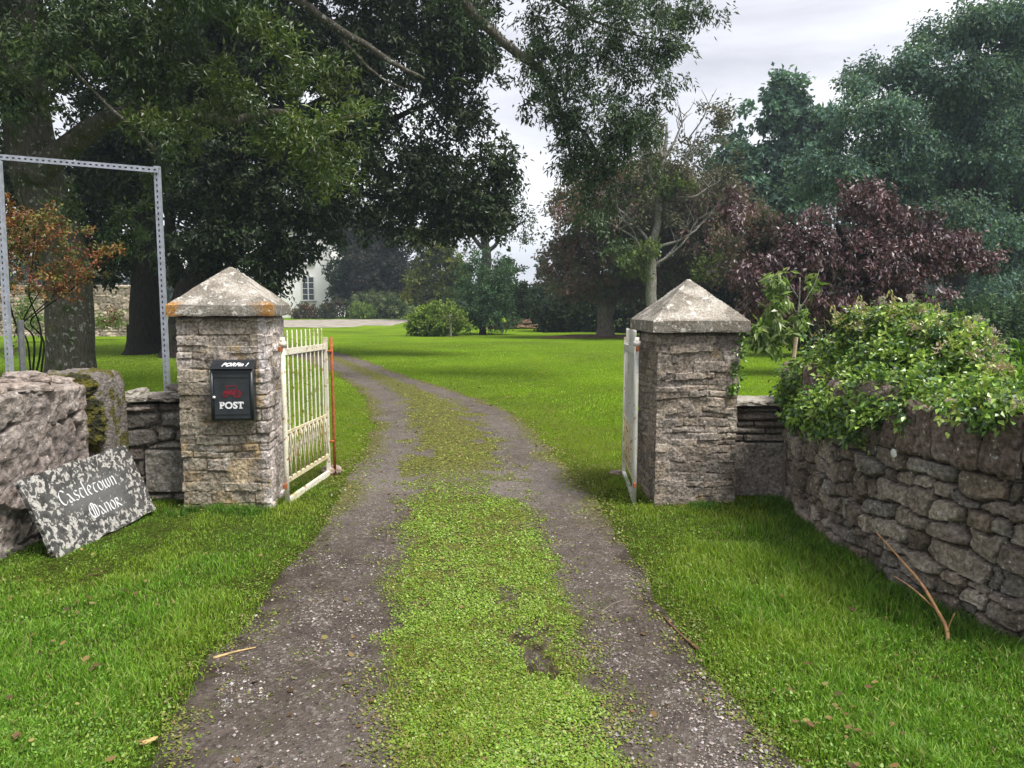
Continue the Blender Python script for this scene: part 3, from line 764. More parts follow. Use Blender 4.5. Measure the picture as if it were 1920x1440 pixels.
# --- curved rubble wall on the right
cw = empty("curved_wall", (2.45, 4.6, 0), "curved dry rubble wall with upright cope stones, the creeper hanging over it", "wall")
front = [(2.30, 6.25), (2.20, 5.8), (2.10, 5.2), (2.08, 4.7), (2.12, 4.1), (2.20, 3.6), (2.36, 3.2), (2.62, 2.85), (3.0, 2.6), (3.5, 2.4)]
fc = curve([(*p, 0) for p in front], 6)[:, :2]
Tn = np.gradient(fc, axis=0); Tn /= np.linalg.norm(Tn, axis=1)[:, None]
nb = np.stack([-Tn[:, 1], Tn[:, 0]], 1)      # behind the wall (+x)
back = fc + nb * 0.42
foot = list(map(tuple, fc)) + list(map(tuple, back[::-1]))
Hs = 0.83
def cell_right(U, V):
    return cells_rubble(U, V, 0.95, 0.19, 0.090, 33, 0.036)
stone_wall("wall", foot, Hs, cell_right, MAT_WALL, cw, PAL_RUB, depth=0.045, jr=0.011, res=0.0095, seed=34, rough=0.018, joint=(0.04, 0.033, 0.028), proud=0.020, jit=0.3)
mb = MB(); r = random.Random(12)
seg = np.linalg.norm(np.diff(fc, axis=0), axis=1); S = np.concatenate([[0], np.cumsum(seg)])
s = 0.08; k = 0
while s < S[-1] - 0.1:
    wd = r.uniform(0.11, 0.20); hh = r.uniform(0.27, 0.36)
    q = s + wd / 2
    px_, py_ = np.interp(q, S, fc[:, 0]), np.interp(q, S, fc[:, 1])
    tx, ty = np.interp(q, S, Tn[:, 0]), np.interp(q, S, Tn[:, 1])
    v, f = rock_arr((wd * 1.0, 0.43, hh), 200 + k, 17, 11, 0.11, 3.0)
    v = rotm(v, 'Y', r.uniform(-.05, .05)); v = rotz(v, math.atan2(ty, tx))
    mb.add(v + np.array([px_ - ty * 0.19 - 0, py_ + tx * 0.19, Hs + hh / 2 - 0.02]), f, np.array([(0.18, .14, .12), (.22, .175, .15), (.16, .13, .11)][r.randrange(3)]) * r.uniform(.8, 1.15))
    s += wd; k += 1
mb.build("cope_stones", MAT_WALL, cw)
# white lichen blot
wb = P(1700, 847, 4.2)
mb = MB(); v, f = rock_arr((.014, .05, .046), 5, 12, 2.2, 0.3, 2.5); mb.add(rotz(v, 0.1) + np.array([2.095, 4.0, 0.80]), f)
mb.build("lichen_blot", mat_plain("white_lichen", (0.62, 0.61, 0.57), 0.95, 0.1), cw)

# ================================================================== GATES
MAT_GATE = mat_paint("old_gate_paint", (0.66, 0.63, 0.52), (0.30, 0.11, 0.04), 0.57, (0.42, 0.38, 0.15), 0.50)
MAT_GATE_W = mat_paint("white_gate_paint", (0.50, 0.495, 0.46), (0.24, 0.11, 0.05), 0.60, (0.36, 0.33, 0.20), 0.50)
MAT_OCHRE = mat_paint("ochre_stained_paint", (0.60, 0.55, 0.38), (0.32, 0.13, 0.04), 0.56, (0.52, 0.40, 0.15), 0.50)
MAT_RUST = mat_plain("rust", (0.30, 0.095, 0.035), 0.9, 0.2, 0.35, 30)
def gate(h0, h1, label, paint, low_paint, rust_bolt, post_r):
    """h0 hinge point, h1 far end (x, y, sag)"""
    t_ = empty("iron_gate", (h0[0], h0[1], 0), label, "gate", "open iron gates")
    dx, dy = h1[0] - h0[0], h1[1] - h0[1]; Lg = math.hypot(dx, dy); ux, uy = dx / Lg, dy / Lg
    rz = math.atan2(dy, dx); sag = h1[2]
    def at(s, z, off=0.0): return np.array([h0[0] + ux * s - uy * off, h0[1] + uy * s + ux * off, z + sag * s / Lg])
    def rail(name, z, hh, th, m, s0=0.02, s1=None):
        s1 = Lg - 0.02 if s1 is None else s1
        mb = MB(); a, b2 = at(s0, z), at(s1, z); c = (a + b2) / 2; ln = np.linalg.norm(b2 - a)
        v = np.array([[x, y, zz] for x in (-1, 1) for y in (-1, 1) for zz in (-1, 1)]) * np.array([ln / 2, th / 2, hh / 2])
        v = rotm(v, 'Y', -math.asin((b2[2] - a[2]) / ln)); v = rotz(v, rz)
        mb.add(v + c, [[0, 1, 3, 2], [4, 6, 7, 5], [0, 4, 5, 1], [2, 3, 7, 6], [0, 2, 6, 4], [1, 5, 7, 3]])
        return mb.build(name, m, t_)
    mb = MB(); mb.tube([at(0, -0.02), at(0, .4), at(0, .8), at(0, 1.36)], post_r, 12); mb.tube([at(0, 1.29), at(0, 1.33)], post_r * 1.55, 12)
    mb.build("hinge_post", paint, t_, True)
    mb = MB(); mb.box(at(Lg, 0.66), (0.03, 0.03, 1.34), rz); mb.build("end_post", paint, t_)
    rail("top_rail", 1.245, 0.05, 0.022, paint)
    rail("middle_rail", 0.60, 0.022, 0.016, low_paint)
    rail("lower_rail", 0.215, 0.035, 0.02, low_paint)
    rail("bottom_rail", 0.045, 0.05, 0.03, paint)
    nb_ = 9
    for k in range(nb_):
        s = Lg * (k + 1) / (nb_ + 1)
        mb = MB(); mb.tube([at(s, 0.22, .0), at(s, .6), at(s, 1.0), at(s, 1.40 - 0.006 * (k % 2)), at(s, 1.415)], [.0075, .0075, .0075, .0065, .003], 8)
        mb.build("bar", paint, t_, True)
    mb = MB(); r_ = random.Random(3)
    for k in range(nb_ + 1):
        s0, s1 = Lg * k / (nb_ + 1) + .01, Lg * (k + 1) / (nb_ + 1) - .01
        zz = [0.23, 0.32, 0.42, 0.52, 0.59]
        for q, sg in ((s0, 1), (s1, -1)):
            pts_ = [at(q + sg * (s1 - s0) * f, z_, 0.009 * sg) for f, z_ in zip((0, .25, .5, .78, 1), zz)]
            mb.tube(pts_, 0.0055, 6)
    mb.build("lattice", low_paint, t_, True)
    mb = MB(); a = at(-0.0, 1.25)
    mb.box(at(-0.035, 1.27), (0.07, 0.02, 0.035), rz); mb.build("hinge", MAT_RUST, t_)
    mb = MB(); mb.box(at(-0.03, 0.18), (0.06, 0.02, 0.035), rz); mb.build("hinge", MAT_RUST, t_)
    if rust_bolt:
        mb = MB(); mb.tube([at(Lg + .03, -0.0, -.05), at(Lg + .03, .5, -.05), at(Lg + .03, 1.0, -.048), at(Lg + .03, 1.33, -.045)], 0.014, 8)
        for z_ in (0.35, 1.2): mb.box(at(Lg + .012, z_, -.025), (0.03, 0.06, 0.02), rz)
        mb.build("drop_bolt", MAT_RUST, t_, True)
    return t_
gate((-1.815, 5.80), (-1.755, 6.93, -0.015), "left gate leaf folded open, cream paint stained ochre with a rusty orange drop bolt", MAT_GATE, MAT_OCHRE, True, 0.020) if False else None
GL = gate((-1.800, 5.80), (-1.735, 6.88, -0.012), "left iron gate leaf swung open, cream paint stained ochre with a rusty orange drop bolt", MAT_GATE, MAT_OCHRE, True, 0.020)
GR = gate((0.985, 5.84), (1.052, 6.85, -0.010), "right iron gate leaf seen edge on, white paint, folded open against the right pillar", MAT_GATE_W, MAT_OCHRE, False, 0.019)
# hinge arms reach the pillars
# stone at the foot of the left gate
v, f = rock_arr((0.17, 0.15, 0.085), 301, 12, 3, 0.2, 2); q = G(622, 890)
mb = MB(); mb.add(rotz(v, .5) + np.array([q[0], q[1], 0.045]), f, (0.36, 0.27, 0.23))
tag(mb.build("stone", MAT_WALL, None), "pinkish stone propping the foot of the left open gate", "stone")
v, f = rock_arr((0.16, 0.10, 0.05), 302, 12, 3, 0.2, 2); q = G(1158, 893)
mb = MB(); mb.add(rotz(v, .2) + np.array([q[0], q[1], 0.03]), f, (0.25, 0.20, 0.17))
tag(mb.build("stone", MAT_WALL, None), "brown flat stone at the far end of the right gate", "stone")

# ================================================================== POST BOX
th = LP[3]
def lp(u, z, off):      # local to the left pillar's front face: u along, off out of the face
    fx = LP[0] + math.sin(th) * LP[2]; fy = LP[1] - math.cos(th) * LP[2]
    return np.array([fx + math.cos(th) * u + math.sin(th) * off, fy + math.sin(th) * u - math.cos(th) * off, z])
def box_at(mb, u, z, off, size, col=None, bev=None):
    mb.box(lp(u, z, off), size, th, col)
U0 = 0.095
pb = empty("post_box", tuple(lp(U0, 0.72, 0.0)), "black metal post box with white POST lettering and a dark red tractor", "post box", None, th)
MAT_BOX = mat_plain("black_enamel", (0.013, 0.016, 0.019), 0.38, 0.5, 0.25, 12, 0.0, 0.05)
MAT_BOX2 = mat_plain("black_enamel_door", (0.018, 0.022, 0.026), 0.42, 0.5, 0.25, 12, 0.0, 0.05)
MAT_INK = mat_plain("white_lettering", (0.68, 0.68, 0.70), 0.6, 0.3, 0.12, 40, 0, 0)
MAT_RED = mat_plain("dark_red_print", (0.16, 0.012, 0.022), 0.5, 0.3, 0.25, 40, 0, 0)
zb, zt = 0.745, 1.135; Wb = 0.305; Db = 0.115
def rounded_prism(mb, prof, u0, u1):
    """profile in (off, z) extruded along u"""
    n = len(prof); V = np.array([lp(u, z, o_) for u in (u0, u1) for o_, z in prof])
    F = [[i, (i + 1) % n, n + (i + 1) % n, n + i] for i in range(n)]
    b0 = mb.n
    mb.add(V, F); mb.F.setdefault(n, []).append(np.array([[b0 + q for q in range(n)][::-1], [b0 + n + q for q in range(n)]]))
mb = MB(); rounded_prism(mb, [(0.012, zb), (Db - .01, zb), (Db, zb + .012), (Db, zt - .02), (Db - .008, zt), (0.012, zt + 0.035)], U0 - Wb / 2, U0 + Wb / 2); mb.build("body", MAT_BOX, pb)
mb = MB(); rounded_prism(mb, [(0.012, zt + 0.065), (0.012, zt + 0.038), (Db + .012, zt - .002), (Db + .020, zt + .004), (Db + .016, zt + .018), (0.05, zt + .062)], U0 - Wb / 2 + .004, U0 + Wb / 2 + .004); mb.build("lid", MAT_BOX, pb)
mb = MB(); box_at(mb, U0, (zb + zt) / 2 - .01, Db + .003, (Wb - .05, .006, zt - zb - .06)); mb.box(lp(U0, zt - .055, Db + .008), (Wb - .05, .006, .008), th); mb.box(lp(U0, zb + .055, Db + .008), (Wb - .05, .006, .008), th)
mb.build("door", MAT_BOX2, pb)
mb = MB()
for s_ in (-1, 1): mb = MB(); mb.tube([lp(U0 + s_ * (Wb / 2 - .008), zb + .01, Db - .004), lp(U0 + s_ * (Wb / 2 - .008), (zb + zt) / 2, Db - .002), lp(U0 + s_ * (Wb / 2 - .008), zt - .02, Db - .004)], .013, 10); mb.build("rim", MAT_BOX2, pb, True)

mb = MB(); mb.tube([lp(U0 - Wb / 2 + .024, .925, Db), lp(U0 - Wb / 2 + .024, .925, Db + .008), lp(U0 - Wb / 2 + .024, .925, Db + .016)], .011, 14)
mb.build("lock", mat_plain("bright_steel", (0.75, 0.75, 0.73), 0.3, 0.5, 0.05, 20, 0.6, 0), pb, True)
def text_mesh(txt, size, offset=0.0, space=1.0, shear=0.0, ext=0.0):
    cu = bpy.data.curves.new("t", 'FONT'); cu.body = txt; cu.size = size; cu.offset = offset; cu.align_x = 'CENTER'; cu.space_character = space; cu.shear = shear; cu.extrude = ext
    ob_ = bpy.data.objects.new("t", cu); C.objects.link(ob_)
    dg = bpy.context.evaluated_depsgraph_get()
    me = bpy.data.meshes.new_from_object(ob_.evaluated_get(dg)); bpy.data.objects.remove(ob_)
    V = np.array([v_.co[:] for v_ in me.vertices]); me.calc_loop_triangles()
    F = np.array([t2.vertices[:] for t2 in me.loop_triangles]); bpy.data.meshes.remove(me)
    return V, F
V, F = text_mesh("POST", 0.070, 0.0024, 1.06, 0, 0.0012)
off0 = Db + .0085
mb = MB(); mb.add(np.array([lp(U0 - .004 + a[0], .84 + a[1], off0 + a[2]) for a in V]), F)
xm = V[:, 0].min(), V[:, 0].max()
for cx_ in (xm[0] + .008,):     # slab serifs
    for z_ in (.0025, .047): mb.box(lp(U0 - .004 + cx_, .84 + z_, off0), (.024, .0024, .007), th)
mb.box(lp(U0 - .004 + xm[1] - .021, .84 + .0025, off0), (.026, .0024, .007), th)
for cx_ in (xm[0] + .0, ): pass
mb.box(lp(U0 - .004 + xm[1] - .002, .84 + .041, off0), (.006, .0024, .017), th); mb.box(lp(U0 - .004 + xm[1] - .040, .84 + .041, off0), (.006, .0024, .017), th)
mb.build("lettering", MAT_INK, pb)
# lettering on the sloping lid
V, F = text_mesh("PORFin !", 0.046, 0.0012, 1.1, 0.35, 0.0008)
d0 = np.array([lp(U0, zt + .020, Db + .016), lp(U0, zt + .062, 0.05)]); sl = (d0[1] - d0[0]); sl /= np.linalg.norm(sl)
ux_ = np.array([math.cos(th), math.sin(th), 0]); nn_ = np.cross(ux_, sl)
mb = MB(); mb.add(np.array([d0[0] + sl * 0.004 + ux_ * (a[0] + .025) + sl * a[1] * 1.5 + nn_ * (.0015 + a[2]) for a in V]), F); mb.build("lid_lettering", MAT_INK, pb)
# tractor print
mb = MB(); zc = .963; o2 = Db + .0085
def ring(u, z, r0, r1, n=22):
    a_ = np.linspace(0, 2 * math.pi, n, endpoint=False)
    V = np.array([lp(u + rr * math.cos(t3), z + rr * math.sin(t3), o2) for rr in (r0, r1) for t3 in a_])
    mb.add(V, [[i, (i + 1) % n, n + (i + 1) % n, n + i] for i in range(n)])
ring(U0 + .038, zc - .012, .018, .030); ring(U0 + .038, zc - .012, .004, .010); ring(U0 - .048, zc - .022, .009, .018)
def plate(pts_): 
    V = np.array([lp(U0 + a, zc + b2, o2) for a, b2 in pts_]); mb.add(V, [list(range(len(pts_)))])
plate([(-.06, -.006), (.008, -.010), (.006, .014), (-.058, .012)]); plate([(-.006, .014), (.040, .014), (.038, .022), (-.004, .020)])
plate([(-.036, .012), (-.030, .012), (-.030, .044), (-.036, .044)]); plate([(.030, .022), (.036, .022), (.034, .046), (.028, .046)]); plate([(-.040, .044), (.038, .046), (.038, .052), (-.040, .050)])
plate([(-.050, -.016), (.012, -.022), (.012, -.012), (-.050, -.008)])
mb.build("tractor_print", MAT_RED, pb)

# ================================================================== SLATE SIGN
BL = np.array([-2.84, 4.47, 0.03]); BR = np.array([-2.725, 5.52, 0.06]); TL = np.array([-3.01, 4.40, 0.545]); TR = BR + (TL - BL) + np.array([-0.0, 0.02, .02])
su = BR - BL; wS = np.linalg.norm(su); su /= wS; sv = TL - BL; sv -= su * sv.dot(su); hS = np.linalg.norm(sv); sv /= hS; sn = np.cross(su, sv)
if sn[0] < 0: sn = -sn
sk = (TL - BL).dot(su)           # slight skew of the board along its base
def sp(a, b2, o_=0.0): return BL + su * (a * wS + sk * b2) + sv * (b2 * hS) + sn * o_
sg = empty("slate_sign", tuple(BL), "lichen-blotched dark slate sign reading Castletown Manor, leaning against the rough wall", "sign")
ms, t, b, o = new_mat("lichen_slate")
co = N(t, 'ShaderNodeTexCoord').outputs['Object']
cs = mixc(t, noise_fac(t, 14, .3, .7, 6, co), (0.028, 0.028, 0.027), (0.085, 0.082, 0.078))
cs = mixc(t, attr_col(t), cs, (0.115, 0.115, 0.112))
nl = N(t, 'ShaderNodeTexNoise', Scale=27.0, Detail=5.0, Roughness=0.6, Distortion=0.6); L(t, co, nl.inputs['Vector'])
# less lichen in the lettered middle: the attribute lowers the threshold
sb = N(t, 'ShaderNodeMath', operation='SUBTRACT'); L(t, nl.outputs['Fac'], sb.inputs[0])
ml = N(t, 'ShaderNodeMath', operation='MULTIPLY'); sepc = N(t, 'ShaderNodeSeparateColor'); L(t, attr_col(t), sepc.inputs[0]); L(t, sepc.outputs[0], ml.inputs[0]); ml.inputs[1].default_value = 0.14; L(t, ml.outputs[0], sb.inputs[1])
mr = N(t, 'ShaderNodeMapRange'); mr.inputs[1].default_value = .52; mr.inputs[2].default_value = .55; L(t, sb.outputs[0], mr.inputs[0])
cs = mixc(t, mr.outputs[0], cs, mixc(t, noise_fac(t, 50, .3, .7, 4, co), (0.28, 0.27, 0.25), (0.48, 0.46, 0.43)))
L(t, cs, b.inputs['Base Color']); b.inputs['Roughness'].default_value = .85; bump(t, b, noise_fac(t, 50, .2, .8, 6, co), .5, .006)
na, nbb = 40, 28
A, B = np.meshgrid(np.linspace(0, 1, na), np.linspace(0, 1, nbb)); A, B = A.ravel(), B.ravel()
ea = A + (fbm(B * 9, A * 0, seed=90) - .5) * .03 * (np.abs(A - .5) * 2) ** 6; eb = B + (fbm(A * 9, B * 0, seed=91) - .5) * .05 * (np.abs(B - .5) * 2) ** 6
Vf = np.array([sp(x_, y_, 0.012) for x_, y_ in zip(ea, eb)]); Vb = np.array([sp(x_, y_, -0.016) for x_, y_ in zip(ea, eb)])
i = np.arange(nbb - 1)[:, None] * na; j = np.arange(na - 1)[None]
Ff = np.stack([i + j, i + j + 1, i + j + na + 1, i + j + na], -1).reshape(-1, 4)
cen = np.maximum(np.exp(-(((A - .50) / .30) ** 4 + ((B - .56) / .16) ** 4)), np.exp(-(((A - .60) / .17) ** 4 + ((B - .33) / .12) ** 4)))
bd = np.concatenate([np.arange(na), np.arange(1, nbb) * na + na - 1, (nbb - 1) * na + np.arange(na - 2, -1, -1), np.arange(nbb - 2, 0, -1) * na])
Fs = np.stack([bd, np.roll(bd, -1), np.roll(bd, -1) + na * nbb, bd + na * nbb], -1)
mesh_np("slab", np.vstack([Vf, Vb]), [np.vstack([Ff[:, ::-1], Ff + na * nbb, Fs])], ms, sg, np.repeat(np.concatenate([cen, cen * 0])[:, None], 3, 1))
GL_ = {  # pen strokes of the letters, x-height 1
 'C': (1.05, [[(.95, 1.25), (.7, 1.45), (.35, 1.4), (.12, 1.0), (.12, .5), (.35, .08), (.7, 0), (1.0, .3)]]),
 'a': (.85, [[(.1, .95), (.3, .85), (.5, .45), (.75, .05), (.85, .05)], [(.45, .5), (.15, .35), (.15, .08), (.4, .02), (.6, .2)]]),
 's': (.70, [[(.65, .88), (.4, 1.0), (.15, .8), (.3, .55), (.6, .4), (.6, .12), (.35, 0), (.08, .1)]]),
 't': (.75, [[(.05, .85), (.3, 1.0), (.75, .95)], [(.4, .95), (.18, .6), (.2, .2), (.45, 0), (.75, .15)]]),
 'l': (.40, [[(.12, 1.65), (.15, .9), (.2, .1), (.45, .05)]]),
 'e': (.75, [[(.15, .5), (.6, .62), (.6, .85), (.35, 1.0), (.12, .7), (.12, .3), (.35, 0), (.7, .15)]]),
 'o': (.85, [[(.42, 1.0), (.12, .75), (.12, .25), (.42, 0), (.72, .25), (.72, .75), (.42, 1.0)]]),
 'w': (1.2, [[(.1, .95), (.1, .3), (.3, 0), (.55, .2), (.58, .95)], [(.58, .3), (.8, 0), (1.05, .3), (1.0, .95)]]),
 'n': (.85, [[(.12, 1.0), (.15, 0)], [(.15, .8), (.45, 1.0), (.68, .75), (.7, 0)]]),
 'M': (1.5, [[(.35, 1.4), (.08, .9), (.15, .3), (.5, 0), (.62, .1)], [(.62, 1.5), (.62, .1)], [(.4, 1.4), (.62, 1.5), (.95, 1.3), (.95, .05)], [(.95, 1.3), (1.25, 1.2), (1.4, .6), (1.2, .1), (.95, .05), (.5, 0)]]),
 'r': (.80, [[(.15, 1.0), (.15, 0)], [(.15, .95), (.55, .95), (.6, .65), (.2, .5), (.5, .3), (.85, 0)]])}
mb = MB()
def write(txt, a0, b0, hx, kx, slope=0.0):
    x0 = 0
    for ch in txt:
        wdt, st = GL_[ch]
        for s_ in st:
            c3 = curve([(x_, y_, 0) for x_, y_ in s_], 5) if len(s_) > 2 else np.array([(x_, y_, 0) for x_, y_ in s_], float)
            nib = np.array([.085, .045])
            V = []
            for p_ in c3:
                for q_ in (-1, 1):
                    X_ = (x0 + p_[0] + nib[0] * q_) * kx; Z_ = (p_[1] + nib[1] * q_) * hx
                    V.append(sp(a0 + X_ / wS, b0 + (Z_ + slope * X_) / hS, .0155))
            n_ = len(c3); mb.add(V, [[2 * i_, 2 * i_ + 1, 2 * i_ + 3, 2 * i_ + 2] for i_ in range(n_ - 1)])
        x0 += wdt + .12
write("Castletown", .215, .545, .066, .0600)
write("Manor", .395, .255, .068, .058)
mb.build("lettering", MAT_INK, sg)

# ================================================================== SLOTTED STEEL FRAME
MAT_GALV = mat_plain("galvanised_steel", (0.32, 0.34, 0.39), 0.5, 0.5, 0.18, 18, 0.35, 0.05)
fr = empty("slotted_steel_frame", (-3.5, 6.3, 0.0), "tall frame of grey slotted steel angle standing behind the rough wall", "frame")
def slotted(name, p0, p1, wdir, wd, flange, pitch=0.046):
    p0, p1, wdir = map(lambda v_: np.array(v_, float), (p0, p1, wdir)); ax = p1 - p0; Ln = np.linalg.norm(ax); ax /= Ln
    wdir = wdir - ax * wdir.dot(ax); wdir /= np.linalg.norm(wdir); nrm = np.cross(ax, wdir)
    if nrm[1] > 0: nrm = -nrm
    mb = MB(); e = wd * .36
    def bx(s0, s1, w0, w1, t0=0, t1=.003):
        V = [p0 + ax * s_ + wdir * w_ + nrm * t_ for s_ in (s0, s1) for w_ in (w0, w1) for t_ in (t0, t1)]
        mb.add(V, [[0, 1, 3, 2], [4, 6, 7, 5], [0, 4, 5, 1], [2, 3, 7, 6], [0, 2, 6, 4], [1, 5, 7, 3]])
    bx(0, Ln, -wd / 2, -wd / 2 + e); bx(0, Ln, wd / 2 - e, wd / 2)
    s = 0
    while s < Ln:
        bx(s, min(Ln, s + pitch * .55), -wd / 2 + e + .0002, wd / 2 - e - .0002); s += pitch
    bx(0, Ln, flange * wd / 2 - .003 * (flange > 0), flange * wd / 2 + .003 * (flange < 0), -wd * .8, -.0002)
    return mb.build(name, MAT_GALV, fr)
pA, pB = P(293, 316, 6.3), P(311, 712, 6.35); pC = P(-40, 291, 6.15); pD = P(-2, 340, 6.05)
slotted("upright", pB + np.array([0, 0, -.75]), pA + np.array([0, 0, .02]), (1, 0, 0), .044, 1)
slotted("crossbar", pC, P(297, 319, 6.28), (0, 0, 1), .044, 1)
slotted("upright", P(14, 720, 5.95) + np.array([0, 0, -.9]), P(-6, 300, 6.08), (1, 0, 0), .044, 1)
mb = MB(); a1, a2 = P(38, 600, 6.6), P(45, 730, 6.6); mb.tube([a2 + np.array([.02, 0, -.8]), a2, a1], .026, 6)
tag(mb.build("fence_post", mat_plain("grey_post", (0.13, 0.135, 0.14), .7, .3), None), "short dark grey post behind the rough wall, right of the left steel upright", "post")

# ================================================================== TWIGS
MAT_TWIG = mat_plain("dry_twig", (0.36, 0.20, 0.10), .8, .2, .35, 25)
q0 = G(1778, 1222); mb = MB()
mb.tube(curve([q0, P(1775, 1180, 3.38), P(1752, 1135, 3.42), P(1728, 1095, 3.50), P(1690, 1050, 3.62), P(1645, 1000, 3.78)], 6), np.linspace(.011, .004, 31), 7)
mb.tube(curve([P(1752, 1140, 3.42), P(1725, 1115, 3.48), P(1700, 1095, 3.55), P(1672, 1078, 3.62)], 5), np.linspace(.005, .002, 16), 6)
mb.tube(curve([P(1775, 1185, 3.38), P(1783, 1165, 3.37), P(1790, 1150, 3.36)], 4), .003, 5)
tag(mb.build("dead_stem", MAT_TWIG, None, True), "thin forked reddish dead stem leaning from the grass towards the curved wall", "twig")
def ground_twig(pts, r0, label, col=(0.10, 0.06, 0.04)):
    w_ = [G(*p_) for p_ in pts]; w_ = [np.array([p_[0], p_[1], float(ground_z(p_[0], p_[1])) + r0 * 1.3]) for p_ in w_]
    mb = MB(); c_ = curve(w_, 5); mb.tube(c_, np.linspace(r0, r0 * .4, len(c_)), 6)
    tag(mb.build("twig", mat_plain("bark_twig", col, .9, .1, .3, 30), None, True), label, "twig")
ground_twig([(1310, 1222), (1280, 1196), (1258, 1175), (1243, 1158)], .008, "brown twig lying along the right edge of the right wheel track", (0.13, 0.07, 0.045))
ground_twig([(1130, 1147), (1150, 1133), (1178, 1124)], .0025, "thin pale straw stalk curved on the right wheel track", (0.26, 0.21, 0.17))
ground_twig([(400, 1238), (440, 1226), (480, 1217)], .007, "short tan twig lying at the left edge of the left wheel track", (0.36, 0.26, 0.13))
# fallen leaf
q = G(280, 1400)
mb = MB(); v, f = rock_arr((.06, .028, .012), 9, 8, 2.2, .3, 2); mb.add(rotz(v, .9) + np.array([q[0], q[1], float(ground_z(q[0], q[1])) + .02]), f)
tag(mb.build("fallen_leaf", mat_plain("dry_leaf", (0.42, 0.29, 0.12), .8, .2, .3, 40), None, True), "curled yellow-brown leaf on the left grass edge near the camera", "leaf")

# ================================================================== FOLIAGE
def unit(v): return v / (np.linalg.norm(v, axis=-1, keepdims=True) + 1e-9)
def leaf_mesh(name, c, d, nrm, ln, wd, col, mat, parent, fold=0.18):
    """one folded four-cornered leaf each; c base, d direction, nrm face normal"""
    s = unit(np.cross(d, nrm)); n = np.cross(s, d)
    ln = ln[:, None]; wd = wd[:, None]
    V = np.stack([c, c + d * ln * .45 + s * wd * .5 + n * wd * fold, c + d * ln - n * ln * .08, c + d * ln * .45 - s * wd * .5 + n * wd * fold], 1).reshape(-1, 3)
    k = np.arange(len(c))[:, None] * 4
    F = np.vstack([k + np.array([[0, 1, 2]]), k + np.array([[0, 2, 3]])])
    return mesh_np(name, V, F, mat, parent, np.repeat(col, 4, 0))
DM = 2.8
def sprigs(clumps, Ydef, seed, dens, m, sr, shell=0.5, thick=1.0, carve=0.42, cfreq=0.9, flat=1.0):
    """returns leaf base points, directions, clump ids"""
    r = np.random.default_rng(seed); Cs = []; As = []; Id = []
    for q, cl in enumerate(clumps):
        px, py, rx, ry = cl[:4]; Y = cl[4] if len(cl) > 4 else Ydef
        c = P(px, py, Y); sx, sz = rx * Y / F_PX, ry * Y / F_PX; sy = (sx + sz) / 2 * thick
        n = max(6, int(math.pi * sx * sz * dens * DM))
        v = unit(r.normal(0, 1, (n, 3))); rad = r.uniform(0, 1, n) ** shell
        lump = 0.78 + 0.5 * vnoise(v[:, 0] * 2 + q * 7, v[:, 1] * 2, v[:, 2] * 2, seed)
        p = c + v * (rad * lump)[:, None] * np.array([sx, sy, sz])
        k = fbm(p[:, 0] * cfreq, p[:, 1] * cfreq, p[:, 2] * cfreq * flat, seed=seed + 3, o=3) > carve
        p, v = p[k], v[k]
        Cs.append(p); As.append(v); Id.append(np.full(len(p), q))
    p = np.vstack(Cs); a = np.vstack(As); idd = np.concatenate(Id); n = len(p)
    a = unit(a + r.normal(0, .5, a.shape))
    t = r.uniform(-0.5, 1, (n, m, 1))
    L_ = p[:, None] + a[:, None] * sr * t + r.normal(0, sr * .38, (n, m, 3))
    return L_.reshape(-1, 3), np.repeat(a, m, 0), np.repeat(idd, m), np.repeat(np.arange(n), m), r
def crown(name, parent, clumps, Y, pal_, leaf, dens, seed, mat, m=14, sr=.3, droop=.2, up=.6, pr=None, jit=.2, **kw):
    c, a, idd, sid, r = sprigs(clumps, Y, seed, dens / 2.2, int(m * 2.2), sr * .82, **kw)
    n = len(c)
    d = unit(a * .7 + r.normal(0, .7, (n, 3)) + np.array([0, 0, -droop]))
    nm = unit(r.normal(0, .6, (n, 3)) + np.array([0, 0, up]))
    ln = leaf[0] * r.uniform(.65, 1.3, n); wd = leaf[1] * r.uniform(.7, 1.25, n)
    pc = np.array(pal_); ci = r.choice(len(pc), sid.max() + 1, p=pr)[sid]
    mixs = r.uniform(0, 1, n) < .35; ci = np.where(mixs, r.choice(len(pc), n, p=pr), ci)
    col = pc[ci] * r.uniform(.75, 1.25, (sid.max() + 1, 1))[sid] * r.uniform(1 - jit, 1 + jit, (n, 1)) * (0.85 + .3 * hashf(idd, idd * 0, idd * 0, seed))[:, None] * r.uniform(.95, 1.05, (n, 3))
    return leaf_mesh(name, c, d, nm, ln, wd, np.clip(col, 0, 1), mat, parent)
LEAF = mat_leaf("tree_leaf", .22, .5, .35)
LEAF_GLOSS = mat_leaf("glossy_leaf", .22, .35, .55)
LEAF_FAR = mat_leaf("far_leaf", .25, .6, .2)
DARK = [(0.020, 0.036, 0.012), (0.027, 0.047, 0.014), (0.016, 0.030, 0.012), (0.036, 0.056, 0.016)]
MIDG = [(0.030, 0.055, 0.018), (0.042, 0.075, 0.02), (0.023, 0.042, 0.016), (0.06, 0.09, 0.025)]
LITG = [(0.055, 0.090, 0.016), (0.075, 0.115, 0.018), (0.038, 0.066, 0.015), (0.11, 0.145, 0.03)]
GREYG = [(0.045, 0.075, 0.038), (0.060, 0.095, 0.046), (0.036, 0.060, 0.032), (0.08, 0.115, 0.055)]
VEILG = [(0.075, 0.135, 0.110), (0.10, 0.17, 0.130), (0.06, 0.11, 0.098), (0.13, 0.20, 0.12)]  # bluish lift painted in for veiling glare over the right-hand trees
PURP = [(0.095, 0.032, 0.042), (0.13, 0.045, 0.055), (0.07, 0.028, 0.038), (0.20, 0.10, 0.115), (0.27, 0.18, 0.20)]
